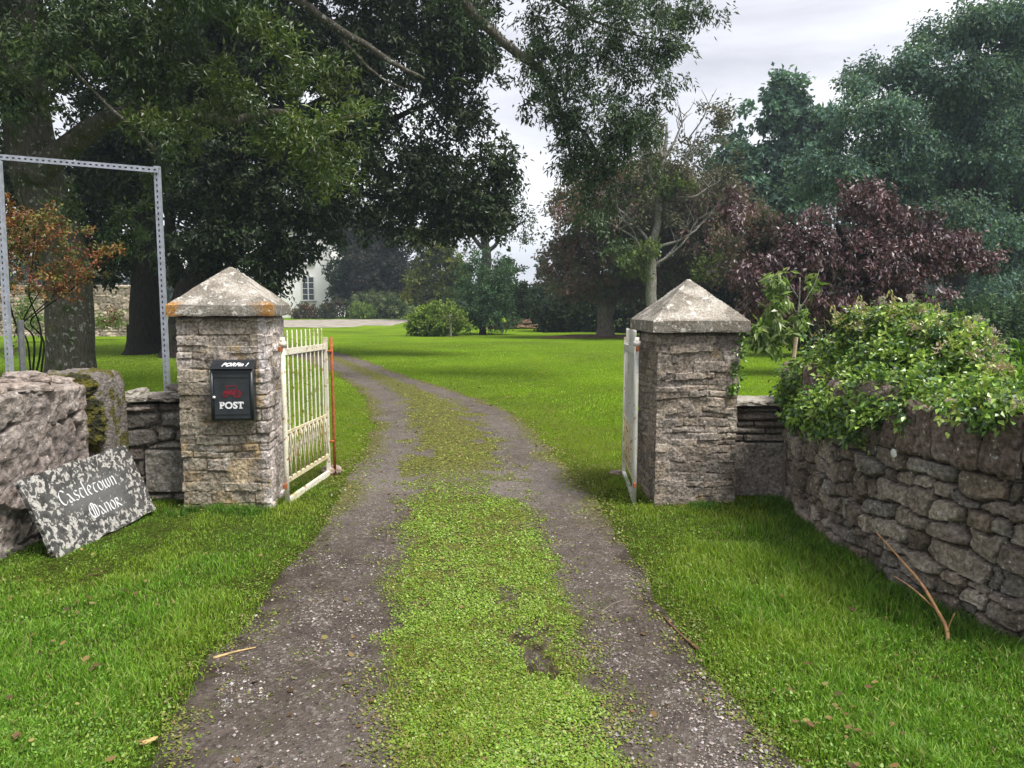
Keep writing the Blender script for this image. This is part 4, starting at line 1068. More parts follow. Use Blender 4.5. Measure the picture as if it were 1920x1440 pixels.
BEECH = [(0.17, 0.10, 0.095), (0.13, 0.095, 0.08), (0.10, 0.115, 0.065), (0.21, 0.12, 0.115), (0.13, 0.14, 0.08)]
OLIVE = [(0.12, 0.14, 0.018), (0.085, 0.11, 0.02), (0.16, 0.17, 0.02), (0.06, 0.085, 0.02)]
BARK = mat_bark("mossy_bark", (0.15, 0.135, 0.11), (0.055, 0.07, 0.025), .5, .60, 9)
BARK_D = mat_bark("dark_bark", (0.04, 0.035, 0.03), (0.02, 0.027, 0.01), .55, .80)
BARK_P = mat_bark("pale_bark", (0.34, 0.32, 0.28), (0.13, 0.14, 0.09), .62, .6, 8)
def pp(pts, Y): return [P(p_[0], p_[1], p_[2] if len(p_) > 2 else Y) for p_ in pts]
def limb(mb, pts, Y, r0, r1, sides=10, wig=0.0, seed=0):
    c_ = curve(pp(pts, Y), 6)
    if wig: c_ = c_ + (np.stack([fbm(c_[:, 2] * 1.3 + 9 * k, c_[:, 0], seed=seed + k) for k in range(3)], 1) - .5) * wig
    mb.tube(c_, np.linspace(r0, r1, len(c_)), sides)
    return c_
def tree(name, base, Y, label, cat="tree", group=None):
    b_ = P(base[0], base[1], Y); gz = float(ground_z(b_[0], b_[1]))
    return empty(name, (b_[0], b_[1], gz), label, cat, group)
def foot(mb, px, Y, r, ztop=None, py=None, sides=14):
    """root flare from the ground"""
    p_ = P(px, py or 640, Y); gz = float(ground_z(p_[0], p_[1]))
    zs = [-.25, 0, .15, .45, 1.0]; rr = [r * 1.65, r * 1.45, r * 1.22, r * 1.07, r]
    mb.tube([(p_[0], p_[1], gz + z_) for z_ in zs], rr, sides)

# ---- near left tree (trunk right behind the wall)
tA = tree("broadleaf_tree", (132, 700), 14, "big near tree on the far left, lichen-spotted trunk and long limb reaching right", "tree", "tall trees over the drive")
mb = MB()
ptsA = [G(133, 575 + 1.6 * F_PX / 14 + 3)]
cA_ = curve([P(134, 760, 14), P(133, 690, 14), P(131, 600, 14), P(126, 520, 14), P(105, 430, 14), (P(72, 340, 14)), P(50, 220, 14), P(42, 90, 14), P(40, -80, 14), P(60, -300, 14)], 8)
rr_ = np.interp(np.linspace(0, 1, len(cA_)), [0, .06, .15, .4, .6, 1], [.58, .48, .41, .40, .42, .30])
rr_ = rr_ * (1 + .08 * (fbm(cA_[:, 2] * 1.5, cA_[:, 0], seed=3) - .5))
mb.tube(cA_, rr_, 22)
limb(mb, [(62, 330), (110, 285), (165, 245), (225, 215), (330, 212), (430, 228)], 13.6, .24, .09, 12, .15, 1)
limb(mb, [(225, 218, 13.6), (245, 196, 13.4), (268, 184, 13.2)], 13.4, .07, .03, 8)
limb(mb, [(430, 228), (520, 205), (600, 230), (690, 210)], 12.6, .09, .02, 8, .2, 2)
limb(mb, [(95, 95, 12.5), (130, 118), (160, 150), (185, 178), (215, 210), (245, 235), (272, 262), (292, 285)], 12, .018, .035, 8, .1, 5)
limb(mb, [(60, -200, 14), (300, -120, 13.5), (520, -20, 13), (640, 60, 13), (730, 108, 13), (800, 150, 13)], 13, .12, .025, 10, .2, 6)
limb(mb, [(60, -280, 14), (420, -330, 14), (750, -160, 15), (880, 20, 16), (970, 95, 16), (1015, 135, 16), (1045, 200, 16), (1062, 260, 16), (1085, 330, 16)], 16, .16, .025, 10, .2, 7)
limb(mb, [(880, 20, 16), (980, -30, 16), (1080, 25, 16), (1180, 60, 16), (1260, 75, 16)], 16, .05, .012, 8, .2, 8)
limb(mb, [(1045, 200, 16), (1110, 270, 16), (1150, 350, 16), (1160, 440, 16)], 16, .05, .012, 7, .2, 9)
limb(mb, [(640, 60, 13), (700, 140, 13), (760, 170, 13)], 13, .04, .01, 6, .2, 10)
mb.build("trunk", BARK, tA, True)
cl_high = [(0, -120, 260, 110, 12), (250, -200, 260, 120, 13), (560, -160, 240, 110, 12), (-200, 60, 180, 200, 13), (-150, 350, 120, 120, 13), (100, -350, 400, 150, 14), (600, -380, 360, 150, 13), (300, -80, 220, 80, 10), (90, 40, 130, 90, 13), (230, 70, 110, 80, 12.5), (30, 150, 90, 70, 12), (190, 20, 100, 60, 12), (330, 30, 90, 70, 13), (270, 150, 60, 40, 13), (290, 330, 50, 25, 13), (180, 400, 90, 40, 12.5), (230, 440, 50, 35, 13), (60, 90, 90, 60, 11)]
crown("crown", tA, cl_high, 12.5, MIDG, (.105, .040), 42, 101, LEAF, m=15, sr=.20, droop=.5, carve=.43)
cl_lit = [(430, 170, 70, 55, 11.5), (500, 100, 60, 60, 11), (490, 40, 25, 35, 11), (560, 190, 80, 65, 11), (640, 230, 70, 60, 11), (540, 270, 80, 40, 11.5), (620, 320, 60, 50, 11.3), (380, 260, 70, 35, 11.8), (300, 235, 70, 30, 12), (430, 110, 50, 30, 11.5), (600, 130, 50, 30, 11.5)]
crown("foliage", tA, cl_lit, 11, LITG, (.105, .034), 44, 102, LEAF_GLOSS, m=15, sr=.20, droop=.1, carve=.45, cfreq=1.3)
cl_over = [(1000, 110, 60, 50), (1045, 60, 60, 60), (1020, 170, 36, 40), (1065, 240, 32, 40), (990, 35, 90, 50), (1090, 40, 60, 50), (1160, 20, 60, 45), (1240, 40, 50, 55), (1315, 15, 45, 40), (1130, 125, 80, 50), (1225, 125, 60, 60), (1110, 215, 60, 50), (1180, 225, 60, 55), (1250, 180, 35, 22), (1080, 300, 40, 45), (1150, 310, 65, 60), (1200, 280, 34, 44), (1110, 390, 40, 36), (1175, 385, 36, 40), (1150, 460, 26, 30), (900, -20, 110, 60), (1060, -30, 160, 50), (1250, -20, 90, 40), (1060, 170, 60, 50), (1150, 60, 120, 60), (1230, 70, 80, 50), (1120, 340, 60, 50), (1100, 280, 50, 40), (1150, 250, 80, 60)]
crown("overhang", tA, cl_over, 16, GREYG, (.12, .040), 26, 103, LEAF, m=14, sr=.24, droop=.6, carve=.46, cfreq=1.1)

# ---- dark trees behind it
tB = tree("broadleaf_tree", (272, 650), 25, "dark straight trunked tree between the lichened trunk and the left pillar", "tree", "tall trees over the drive")
mb = MB(); pB_ = P(272, 655, 25)
foot(mb, 272, 25, .52, py=655)
limb(mb, [(272, 645), (273, 540), (275, 430), (268, 300), (262, 180), (258, 40)], 25, .56, .3, 16, .2, 3)
limb(mb, [(274, 520), (240, 480), (190, 465), (140, 440)], 25, .18, .05, 8, .3, 4)
mb.build("trunk", BARK_D, tB, True)
crown("crown", tB, [(60, 440, 110, 70), (180, 500, 80, 35), (150, 350, 90, 60), (240, 380, 70, 90), (330, 280, 90, 90), (60, 130, 90, 60), (240, 150, 120, 100), (380, 120, 100, 100), (20, 330, 70, 120), (330, 420, 50, 60), (190, 300, 60, 50), (250, 250, 90, 80), (110, 400, 90, 80), (320, 190, 110, 90), (190, 340, 90, 80), (300, 60, 130, 80), (120, 60, 140, 80), (230, 470, 60, 30)], 25, DARK, (.20, .095), 15, 111, LEAF, m=16, sr=.40, droop=.4, carve=.405, cfreq=.9)
tC = tree("broadleaf_tree", (345, 640), 23, "huge dark spreading tree behind the left pillar, its crown hanging over the drive", "tree", "tall trees over the drive")
mb = MB(); foot(mb, 338, 23, .48, py=650)
limb(mb, [(338, 640), (350, 570), (385, 490), (420, 400), (450, 280), (470, 130), (480, -40)], 23, .5, .2, 14, .2, 5)
limb(mb, [(352, 575), (330, 500), (318, 420), (330, 300)], 23.5, .28, .1, 10, .2, 6)
limb(mb, [(420, 400), (520, 330), (640, 270), (760, 210), (860, 160)], 23, .2, .04, 9, .4, 7)
limb(mb, [(450, 280), (580, 200), (720, 120), (850, 60)], 23, .18, .04, 9, .4, 8)
limb(mb, [(520, 330), (640, 360), (760, 370), (880, 380)], 23, .14, .03, 8, .4, 9)
mb.build("trunk", BARK_D, tC, True)
cl_c = [(400, -60, 220, 90), (700, -80, 200, 90), (900, -110, 160, 80), (500, -250, 360, 130), (350, 150, 120, 110), (600, 440, 40, 30), (610, 380, 60, 40), (450, 50, 130, 90), (600, 40, 130, 90), (740, 60, 120, 90), (860, 50, 95, 65), (400, 330, 110, 90), (350, 430, 80, 70), (430, 430, 110, 80), (520, 410, 80, 70), (420, 500, 60, 34), (500, 490, 55, 35), (560, 330, 90, 80), (650, 300, 90, 90), (640, 160, 120, 100), (480, 200, 110, 100), (560, 240, 90, 80), (700, 180, 100, 90), (800, 170, 85, 70), (760, 290, 80, 55), (870, 225, 55, 40), (905, 110, 60, 50), (700, 390, 70, 50), (790, 370, 70, 40), (870, 350, 70, 42), (905, 400, 65, 36), (845, 420, 60, 28), (960, 235, 32, 28), (880, 385, 85, 38), (820, 340, 70, 50), (930, 300, 44, 34), (940, 400, 40, 26), (780, 430, 60, 26), (900, 430, 50, 16), (985, 190, 22, 18), (955, 330, 38, 22), (965, 365, 30, 18), (340, 510, 30, 20), (535, 480, 40, 45), (500, 535, 50, 16), (590, 430, 26, 26), (380, 240, 110, 90), (560, 100, 130, 80), (480, 320, 100, 90), (820, 110, 80, 50)]
crown("crown", tC, cl_c, 23, DARK, (.18, .085), 17, 112, LEAF, m=16, sr=.36, droop=.4, carve=.42, cfreq=1.0)

# ---- orange autumn shrub behind the rough wall
tO = tree("autumn_shrub", (40, 700), 7.4, "shrub with rust-orange and yellow-green autumn leaves behind the slotted frame", "shrub")
mb = MB()
for k_, tp in enumerate([(10, 560, 0, 450), (60, 560, 70, 420), (40, 600, 120, 480), (30, 620, 170, 490), (60, 600, 235, 468)]):
    limb(mb, [(45 + k_ * 4, 760, 7.4), (tp[0] + 20, 640, 7.4), (tp[0], tp[1], 7.3), ((tp[0] + tp[2]) / 2, (tp[1] + tp[3]) / 2, 7.2), (tp[2], tp[3], 7.2)], 7.4, .011, .003, 6, .1, k_)
mb.build("stem", BARK_D, tO, True)
AUT = [(0.20, 0.065, 0.028), (0.13, 0.045, 0.025), (0.17, 0.16, 0.035), (0.09, 0.115, 0.03), (0.26, 0.12, 0.035)]
crown("foliage", tO, [(10, 390, 40, 25), (130, 440, 50, 30), (150, 520, 50, 22), (110, 540, 50, 25), (-20, 450, 60, 70), (40, 430, 60, 45), (90, 410, 35, 25), (20, 480, 60, 45), (90, 480, 55, 35), (150, 485, 45, 22), (60, 520, 60, 30), (195, 470, 25, 10), (125, 450, 30, 15), (10, 540, 30, 40), (205, 466, 18, 6)], 7.2, AUT, (.034, .018), 150, 121, LEAF, m=12, sr=.07, droop=.2, carve=.36, cfreq=4)
crown("foliage", tO, [(25, 600, 35, 40), (70, 600, 25, 40), (20, 660, 30, 40), (60, 660, 25, 30)], 7.2, [(0.08, 0.09, 0.03), (0.11, 0.12, 0.03), (0.06, 0.065, 0.025), (0.14, 0.10, 0.05)], (.04, .018), 70, 122, LEAF, m=8, sr=.09, droop=.2, carve=.45, cfreq=4)

# ---- creeper mound over the curved wall
tR = empty("creeper_bush", (2.7, 4.9, 0.8), "mound of bright green creeper with dry pinkish tips spilling over the curved wall", "bush")
cr_cl = [(1520, 700, 40, 55, 5.44), (1560, 680, 60, 60, 5.25), (1540, 770, 52, 36, 5.01), (1620, 650, 60, 55, 5.16), (1600, 740, 70, 50, 4.87), (1690, 630, 65, 55, 4.97), (1690, 700, 80, 55, 4.68), (1760, 660, 65, 55, 4.68), (1780, 720, 70, 45, 4.39), (1830, 690, 45, 48, 4.39), (1655, 765, 60, 30, 4.54), (1840, 745, 60, 35, 3.96), (1880, 760, 40, 22, 3.63), (1730, 770, 30, 22, 4.11), (1510, 780, 22, 20, 5.25), (1800, 772, 16, 24, 3.87), (1560, 780, 40, 30, 4.77), (1600, 795, 26, 30, 4.47), (1640, 775, 40, 25, 4.22), (1700, 765, 32, 24, 3.96), (1760, 762, 34, 24, 3.72), (1830, 765, 45, 22, 3.50), (1885, 768, 38, 20, 3.34), (1500, 750, 32, 50, 5.40), (1600, 745, 60, 40, 4.68), (1660, 735, 60, 40, 4.35), (1720, 735, 50, 35, 4.06), (1800, 735, 55, 28, 3.77), (1650, 690, 70, 50, 4.77), (1740, 620, 50, 30, 4.87), (1630, 610, 50, 30, 5.16), (1800, 640, 50, 30, 4.58), (1620, 810, 9, 22, 4.35), (1745, 795, 8, 18, 3.72), (1850, 795, 10, 22, 3.44), (1700, 600, 40, 22, 4.97)]
crown("foliage", tR, cr_cl, 5, [(0.15, 0.27, 0.045), (0.21, 0.33, 0.05), (0.09, 0.17, 0.045), (0.31, 0.42, 0.09), (0.055, 0.11, 0.04)], (.036, .026), 680, 131, LEAF_GLOSS, m=12, sr=.07, droop=.5, carve=.37, cfreq=3.2, shell=.45, up=.9)
for cl_ in [(1590, 600, 40, 14, 5.03), (1640, 582, 40, 14, 4.94), (1700, 572, 45, 14, 4.84), (1785, 600, 40, 16, 4.56), (1840, 628, 36, 20, 4.37), (1870, 680, 20, 26, 4.27), (1740, 620, 50, 16, 4.61), (1800, 655, 50, 16, 4.37), (1850, 680, 36, 18, 4.18), (1545, 640, 20, 10, 5.22)]: crown("dry_tips", tR, [cl_], 5, [(0.40, 0.30, 0.22), (0.50, 0.42, 0.36), (0.36, 0.34, 0.14), (0.34, 0.40, 0.11)], (.028, .014), 260, 132, LEAF, m=9, sr=.05, droop=-.6, carve=.25, cfreq=3)
import bmesh
kids = [o_ for o_ in tR.children if o_.name.startswith("dry_tips")]
main_ = [o_ for o_ in tR.children if o_.name.startswith("foliage")][0]
bm_ = bmesh.new(); bm_.from_mesh(main_.data)
for o_ in kids: bm_.from_mesh(o_.data)
bm_.to_mesh(main_.data); bm_.free(); main_.data.update()
for o_ in kids: bpy.data.objects.remove(o_)
mb = MB(); r = random.Random(5)
for k_ in range(22):
    bx = r.uniform(1550, 1880); Yk = 5.5 - (bx - 1550) / 330 * .9
    top = 585 + abs(bx - 1690) * (.32 if bx > 1690 else .25); h_ = r.uniform(10, 42)
    limb(mb, [(bx, top + 60, Yk), (bx + r.uniform(-8, 8), top + 15, Yk), (bx + r.uniform(-16, 16), top - h_ * .8, Yk)], Yk, .0025, .001, 5)
limb(mb, [(1600, 640, 5.2), (1570, 590, 5.1), (1545, 562, 5.0)], 5, .006, .002, 6)
limb(mb, [(1640, 790, 4.75), (1665, 770, 4.6), (1690, 757, 4.5)], 5, .006, .003, 6)
limb(mb, [(1520, 740, 5.55), (1600, 720, 5.2), (1720, 700, 4.8), (1850, 720, 4.3)], 5, .012, .006, 7)
mb.build("stem", mat_plain('pale_stem', (0.24, 0.17, 0.11), .8, .2), tR, True)
for cl_ in [(1612, 575, 4, 8, 5.3), (1655, 566, 4, 10, 5.3), (1708, 562, 4, 10, 5.2), (1835, 600, 10, 6, 4.8), (1860, 622, 12, 6, 4.7), (1880, 655, 9, 8, 4.5), (1772, 595, 6, 8, 5.0)]: crown("seed_head", tR, [cl_], 5, [(0.45, 0.40, 0.36), (0.36, 0.28, 0.24)], (.024, .012), 500, 133, LEAF, m=7, sr=.02, droop=-.5, carve=.2)
# weeds at the far right
tW = empty("tall_weeds", tuple(P(1905, 740, 4.6)), "clump of fresh light green weeds behind the curved wall at the right edge", "weeds")
crown("foliage", tW, [(1905, 690, 28, 40, 4.8), (1925, 720, 40, 30, 4.6), (1900, 735, 24, 16, 4.4), (1935, 660, 30, 40, 4.9)], 4.7, [(0.15, 0.30, 0.03), (0.20, 0.36, 0.04), (0.11, 0.22, 0.03)], (.07, .022), 200, 134, LEAF, m=10, sr=.08, droop=-.6, carve=.35, cfreq=3)
# ivy on the right pillar
tI = empty("ivy", (1.80, 5.95, 1.1), "small ivy tuft climbing the right corner of the right pillar", "ivy")
crown("foliage", tI, [(1384, 665, 12, 22, 5.80), (1380, 700, 10, 18, 5.79), (1388, 645, 8, 12, 5.82), (1374, 725, 6, 12, 5.78)], 5.8, [(0.12, 0.22, 0.04), (0.20, 0.30, 0.07), (0.08, 0.14, 0.03)], (.036, .028), 400, 135, LEAF_GLOSS, m=8, sr=.03, carve=.3, thick=.6)
# ---- young tree with stake behind the low wall
tS = tree("sapling", (1490, 660), 8.6, "young tree with long drooping leaves and a wooden stake on the right lawn", "sapling")
mb = MB()
s0 = P(1487, 665, 8.6)
mb.tube(curve([(s0[0], 8.6, 0), (s0[0], 8.6, .5), P(1487, 665, 8.6), P(1492, 620, 8.6), P(1498, 570, 8.6), P(1500, 520, 8.6)], 5), np.linspace(.022, .006, 26), 8)
for a_ in [((1493, 615), (1465, 600), (1440, 612), (1428, 640)), ((1496, 590), (1475, 560), (1455, 540), (1445, 520)), ((1498, 580), (1515, 555), (1530, 530), (1538, 505)), ((1499, 560), (1480, 530), (1470, 500)), ((1494, 610), (1480, 610), (1470, 630))]:
    limb(mb, list(a_), 8.6, .009, .003, 6, .05, 3)
mb.build("trunk", BARK_P, tS, True)
crown("crown", tS, [(1455, 520, 18, 25), (1490, 520, 22, 25), (1530, 515, 18, 22), (1470, 560, 24, 25), (1510, 560, 24, 24), (1530, 550, 12, 14), (1455, 590, 16, 20), (1430, 630, 12, 18), (1420, 615, 10, 12), (1475, 625, 14, 14), (1505, 598, 14, 12), (1452, 640, 14, 14)], 8.6, [(0.13, 0.21, 0.045), (0.19, 0.28, 0.06), (0.09, 0.15, 0.04), (0.26, 0.33, 0.12)], (.13, .048), 40, 141, LEAF_GLOSS, m=6, sr=.10, droop=.7, carve=.34, cfreq=2)
mb = MB(); a_, b2 = P(1493, 632, 8.45), P(1488, 672, 8.45); bt = b2 + (b2 - a_) * 3
mb.tube([bt, b2, a_], .024, 8); mb.build("stake", mat_plain("pale_wood", (0.42, 0.34, 0.22), .8, .2), tS)

# ================================================================== TREES BEYOND THE LAWN
# purple plum
tP = tree("purple_plum_tree", (1600, 620), 17, "dark purple leaved plum tree with drooping branches beyond the creeper mound", "tree")
mb = MB(); foot(mb, 1600, 17, .13, py=640)
limb(mb, [(1600, 640), (1602, 560), (1590, 480), (1570, 420)], 17, .14, .05, 10, .1, 1)
limb(mb, [(1601, 560), (1660, 490), (1730, 460), (1800, 500)], 17, .09, .02, 8, .2, 2)
limb(mb, [(1598, 540), (1530, 460), (1470, 410)], 17, .08, .02, 8, .2, 3)
limb(mb, [(1600, 520), (1640, 430), (1680, 390)], 17, .08, .02, 8, .2, 4)
limb(mb, [(1602, 570), (1700, 550), (1790, 560)], 17, .06, .02, 8, .2, 5)
mb.build("trunk", BARK_D, tP, True)
crown("crown", tP, [(1400, 400, 60, 40), (1380, 350, 50, 26), (1490, 380, 80, 32), (1570, 375, 80, 30), (1660, 380, 80, 34), (1730, 420, 60, 44), (1790, 440, 40, 30), (1850, 480, 24, 14), (1830, 520, 30, 26), (1770, 580, 60, 24), (1400, 500, 50, 40), (1440, 560, 60, 40), (1480, 455, 60, 45), (1570, 470, 90, 50), (1670, 480, 90, 50), (1755, 490, 60, 40), (1730, 550, 85, 35), (1640, 555, 80, 40), (1560, 560, 55, 40), (1810, 490, 32, 22), (1800, 545, 32, 25), (1835, 485, 18, 10), (1500, 510, 45, 40), (1420, 470, 30, 40)], 17, [(0.075, 0.034, 0.040), (0.105, 0.046, 0.052), (0.055, 0.028, 0.034), (0.14, 0.085, 0.10), (0.20, 0.15, 0.17)], (.12, .065), 38, 151, mat_leaf('plum_leaf', .15, .45, .5), m=13, sr=.24, droop=1.0, carve=.43, cfreq=1.0, pr=[.3, .25, .2, .17, .08])

def simple_tree(name, base, Y, label, clumps, pal_, leaf, dens, seed, trunk=None, r0=.35, bark=None, cat="tree", group="trees beyond the lawn", sr=.5, **kw):
    t_ = tree(name, base, Y, label, cat, group)
    mb = MB(); foot(mb, base[0], Y, r0, py=base[1])
    for q, (pts_, ra, rb) in enumerate(trunk or []): limb(mb, pts_, Y, ra, rb, 9, .25, seed + q)
    mb.build("trunk", bark or BARK_D, t_, True)
    crown("crown", t_, clumps, Y, pal_, leaf, dens, seed, LEAF_FAR, sr=sr, **kw)
    return t_
# big trees on the right, veiling glare painted into their bluish leaves
simple_tree("sycamore_tree", (1790, 640), 30, "tallest tree, leaves tinted blue-green for glare, filling the right edge, boughs in heavy tiers", [(1860, 36, 80, 27, 28.6), (1920, 56, 80, 43, 29.6), (1780, 71, 65, 23, 30.6), (1730, 106, 45, 18, 29.1), (1900, 146, 110, 37, 30.1), (1810, 141, 90, 27, 28.6), (1700, 146, 50, 18, 29.6), (1640, 136, 45, 17, 30.6), (1600, 161, 30, 17, 29.1), (1750, 196, 100, 27, 30.1), (1640, 211, 75, 24, 28.6), (1870, 236, 110, 31, 29.6), (1590, 261, 55, 19, 30.6), (1700, 276, 100, 27, 29.1), (1810, 306, 110, 27, 30.1), (1570, 316, 80, 19, 28.6), (1660, 346, 90, 23, 29.6), (1900, 356, 100, 31, 30.6), (1770, 396, 100, 27, 29.1), (1520, 346, 55, 18, 30.1), (1860, 436, 100, 27, 28.6), (1800, 476, 60, 24, 29.6), (1910, 516, 90, 31, 30.6), (1850, 566, 90, 27, 29.1), (1930, 616, 90, 27, 30.1), (1980, 250, 80, 120, 33), (1980, 420, 70, 120, 33), (1700, 360, 150, 120, 35), (1810, 270, 120, 150, 35), (1900, 400, 120, 150, 34)], VEILG, (.17, .10), 28, 161,
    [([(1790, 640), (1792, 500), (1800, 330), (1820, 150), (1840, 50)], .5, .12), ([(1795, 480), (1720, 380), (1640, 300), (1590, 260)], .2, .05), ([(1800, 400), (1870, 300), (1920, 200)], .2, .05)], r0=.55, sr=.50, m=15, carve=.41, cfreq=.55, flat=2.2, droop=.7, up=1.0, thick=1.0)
simple_tree("conifer_tree", (1440, 620), 44, "rounded tree, leaves tinted blue-green for glare, with a small knob of a top left of the tallest tree", [(1475, 160, 32, 18), (1472, 185, 36, 20), (1440, 225, 55, 30), (1500, 225, 45, 35), (1400, 265, 45, 35), (1470, 275, 75, 40), (1540, 250, 40, 50), (1390, 315, 50, 35), (1450, 340, 75, 40), (1520, 320, 60, 50), (1480, 400, 80, 50), (1400, 390, 60, 50)], [(0.07, 0.14, 0.105), (0.095, 0.17, 0.12), (0.058, 0.115, 0.09), (0.12, 0.20, 0.12)], (.34, .20), 8, 162,
    [([(1440, 620), (1450, 450), (1470, 280), (1475, 180)], .4, .08)], r0=.45, sr=.55, m=14, carve=.37, cfreq=.5, droop=.4, flat=1.6)
# copper beech with layered boughs
simple_tree("copper_beech", (1135, 628), 38, "copper beech with tiered brownish purple boughs and a forked trunk on the lawn edge", [(1080, 380, 55, 26), (1120, 350, 60, 30), (1060, 410, 50, 20), (1090, 440, 80, 24), (1160, 420, 80, 34), (1050, 465, 42, 16), (1110, 480, 90, 24), (1040, 510, 32, 10), (1100, 520, 80, 24), (1180, 500, 90, 30), (1240, 430, 70, 40), (1290, 370, 70, 40), (1250, 500, 80, 34), (1330, 420, 70, 45), (1370, 365, 60, 32), (1400, 420, 50, 45), (1330, 490, 70, 40), (1180, 545, 70, 18), (1100, 545, 50, 14), (1160, 370, 80, 40), (1220, 350, 60, 40), (1300, 400, 60, 40, 37), (1350, 400, 70, 45, 36), (1400, 450, 60, 50, 32), (1310, 460, 60, 40, 36), (1190, 440, 60, 30, 38), (1120, 400, 80, 28, 36), (1040, 440, 34, 20)], BEECH, (.22, .11), 17, 163,
    [([(1135, 628), (1132, 590), (1128, 555), (1110, 500), (1090, 440)], .42, .12), ([(1137, 610), (1152, 560), (1165, 500), (1180, 420)], .26, .08), ([(1150, 560), (1200, 520), (1260, 470)], .16, .05), ([(1180, 600), (1192, 590), (1178, 560), (1160, 545)], .10, .05)], r0=.40, bark=mat_bark("grey_bark", (0.20, 0.17, 0.145), mossf=.7), sr=.5, m=14, carve=.41, cfreq=.5, flat=3.0, droop=.2, up=1.2)
simple_tree("ash_tree", (1180, 620), 52, "loose grey-green tree rising behind the copper beech and the half bare tree", [(1120, 330, 60, 50), (1190, 280, 60, 50), (1270, 300, 60, 60), (1100, 390, 60, 40), (1200, 380, 90, 60), (1300, 380, 70, 60), (1330, 270, 34, 40), (1360, 330, 40, 50), (1080, 440, 40, 30), (1230, 460, 120, 50), (1340, 450, 80, 60)], [(0.075, 0.095, 0.055), (0.10, 0.115, 0.07), (0.055, 0.07, 0.042), (0.10, 0.085, 0.07)], (.28, .14), 5.5, 166,
    [([(1180, 620), (1185, 500), (1200, 380), (1220, 280)], .35, .08), ([(1190, 480), (1270, 400), (1330, 320)], .18, .04)], r0=.4, sr=.6, m=14, carve=.40, cfreq=.5)
# bare-limbed tree among them
tG = tree("half_bare_tree", (1224, 600), 35, "half bare tree with pale branches sticking up behind the right pillar", "tree", "trees beyond the lawn")
mb = MB(); foot(mb, 1224, 35, .36, py=630)
limb(mb, [(1224, 640), (1222, 560), (1222, 490), (1232, 420), (1240, 340), (1246, 280), (1252, 230)], 35, .30, .05, 12, .15, 1)
rb = random.Random(77)
for b0, tips in (((1222, 505), [(1275, 460, 1310, 410), (1262, 470, 1285, 425), (1180, 440, 1120, 412), (1195, 450, 1160, 400)]), ((1236, 370), [(1275, 320, 1300, 270), (1215, 320, 1205, 260), (1300, 370, 1350, 335)]), ((1245, 300), [(1262, 265, 1285, 215), (1235, 260, 1230, 210)]), ((1224, 470), [(1290, 440, 1365, 365), (1170, 400, 1110, 350)])):
    for (ax_, ay_, bx_, by_) in tips:
        limb(mb, [b0, (ax_, ay_), (bx_, by_)], 35, .085, .018, 7, .3, rb.randrange(99))
        for q in range(7):
            f_ = rb.uniform(.3, 1); sx_, sy_ = ax_ + (bx_ - ax_) * f_, ay_ + (by_ - ay_) * f_
            ex_, ey_ = sx_ + rb.uniform(-38, 38), sy_ - rb.uniform(12, 48)
            limb(mb, [(sx_, sy_), ((sx_ + ex_) / 2 + rb.uniform(-6, 6), (sy_ + ey_) / 2), (ex_, ey_)], 35, .028, .009, 5, .3, rb.randrange(99))
limb(mb, [(1290, 260), (1315, 225), (1330, 195), (1345, 165)], 35, .04, .012, 5, .2, 5); limb(mb, [(1330, 198), (1322, 180), (1315, 168)], 35, .02, .01, 5)
limb(mb, [(1280, 240), (1275, 205), (1270, 180)], 35, .03, .01, 5, .2, 5)
mb.build("trunk", BARK_P, tG, True)
crown("crown", tG, [(1250, 260, 50, 40), (1310, 250, 55, 45), (1340, 220, 35, 25), (1280, 310, 60, 40), (1340, 290, 45, 40), (1210, 320, 50, 40), (1230, 400, 50, 40), (1350, 340, 40, 30)], 35, [(0.095, 0.10, 0.05), (0.12, 0.11, 0.07), (0.075, 0.085, 0.045), (0.13, 0.12, 0.085)], (.20, .10), 8, 164, LEAF_FAR, m=12, sr=.45, carve=.47, cfreq=.8)
crown("crown", tG, [(1240, 355, 30, 18), (1270, 345, 30, 14), (1200, 470, 40, 22), (1190, 500, 34, 18), (1330, 500, 24, 24)], 34.6, [(0.11, 0.15, 0.03), (0.085, 0.12, 0.03)], (.20, .10), 12, 165, LEAF_FAR, m=12, sr=.4, carve=.4)
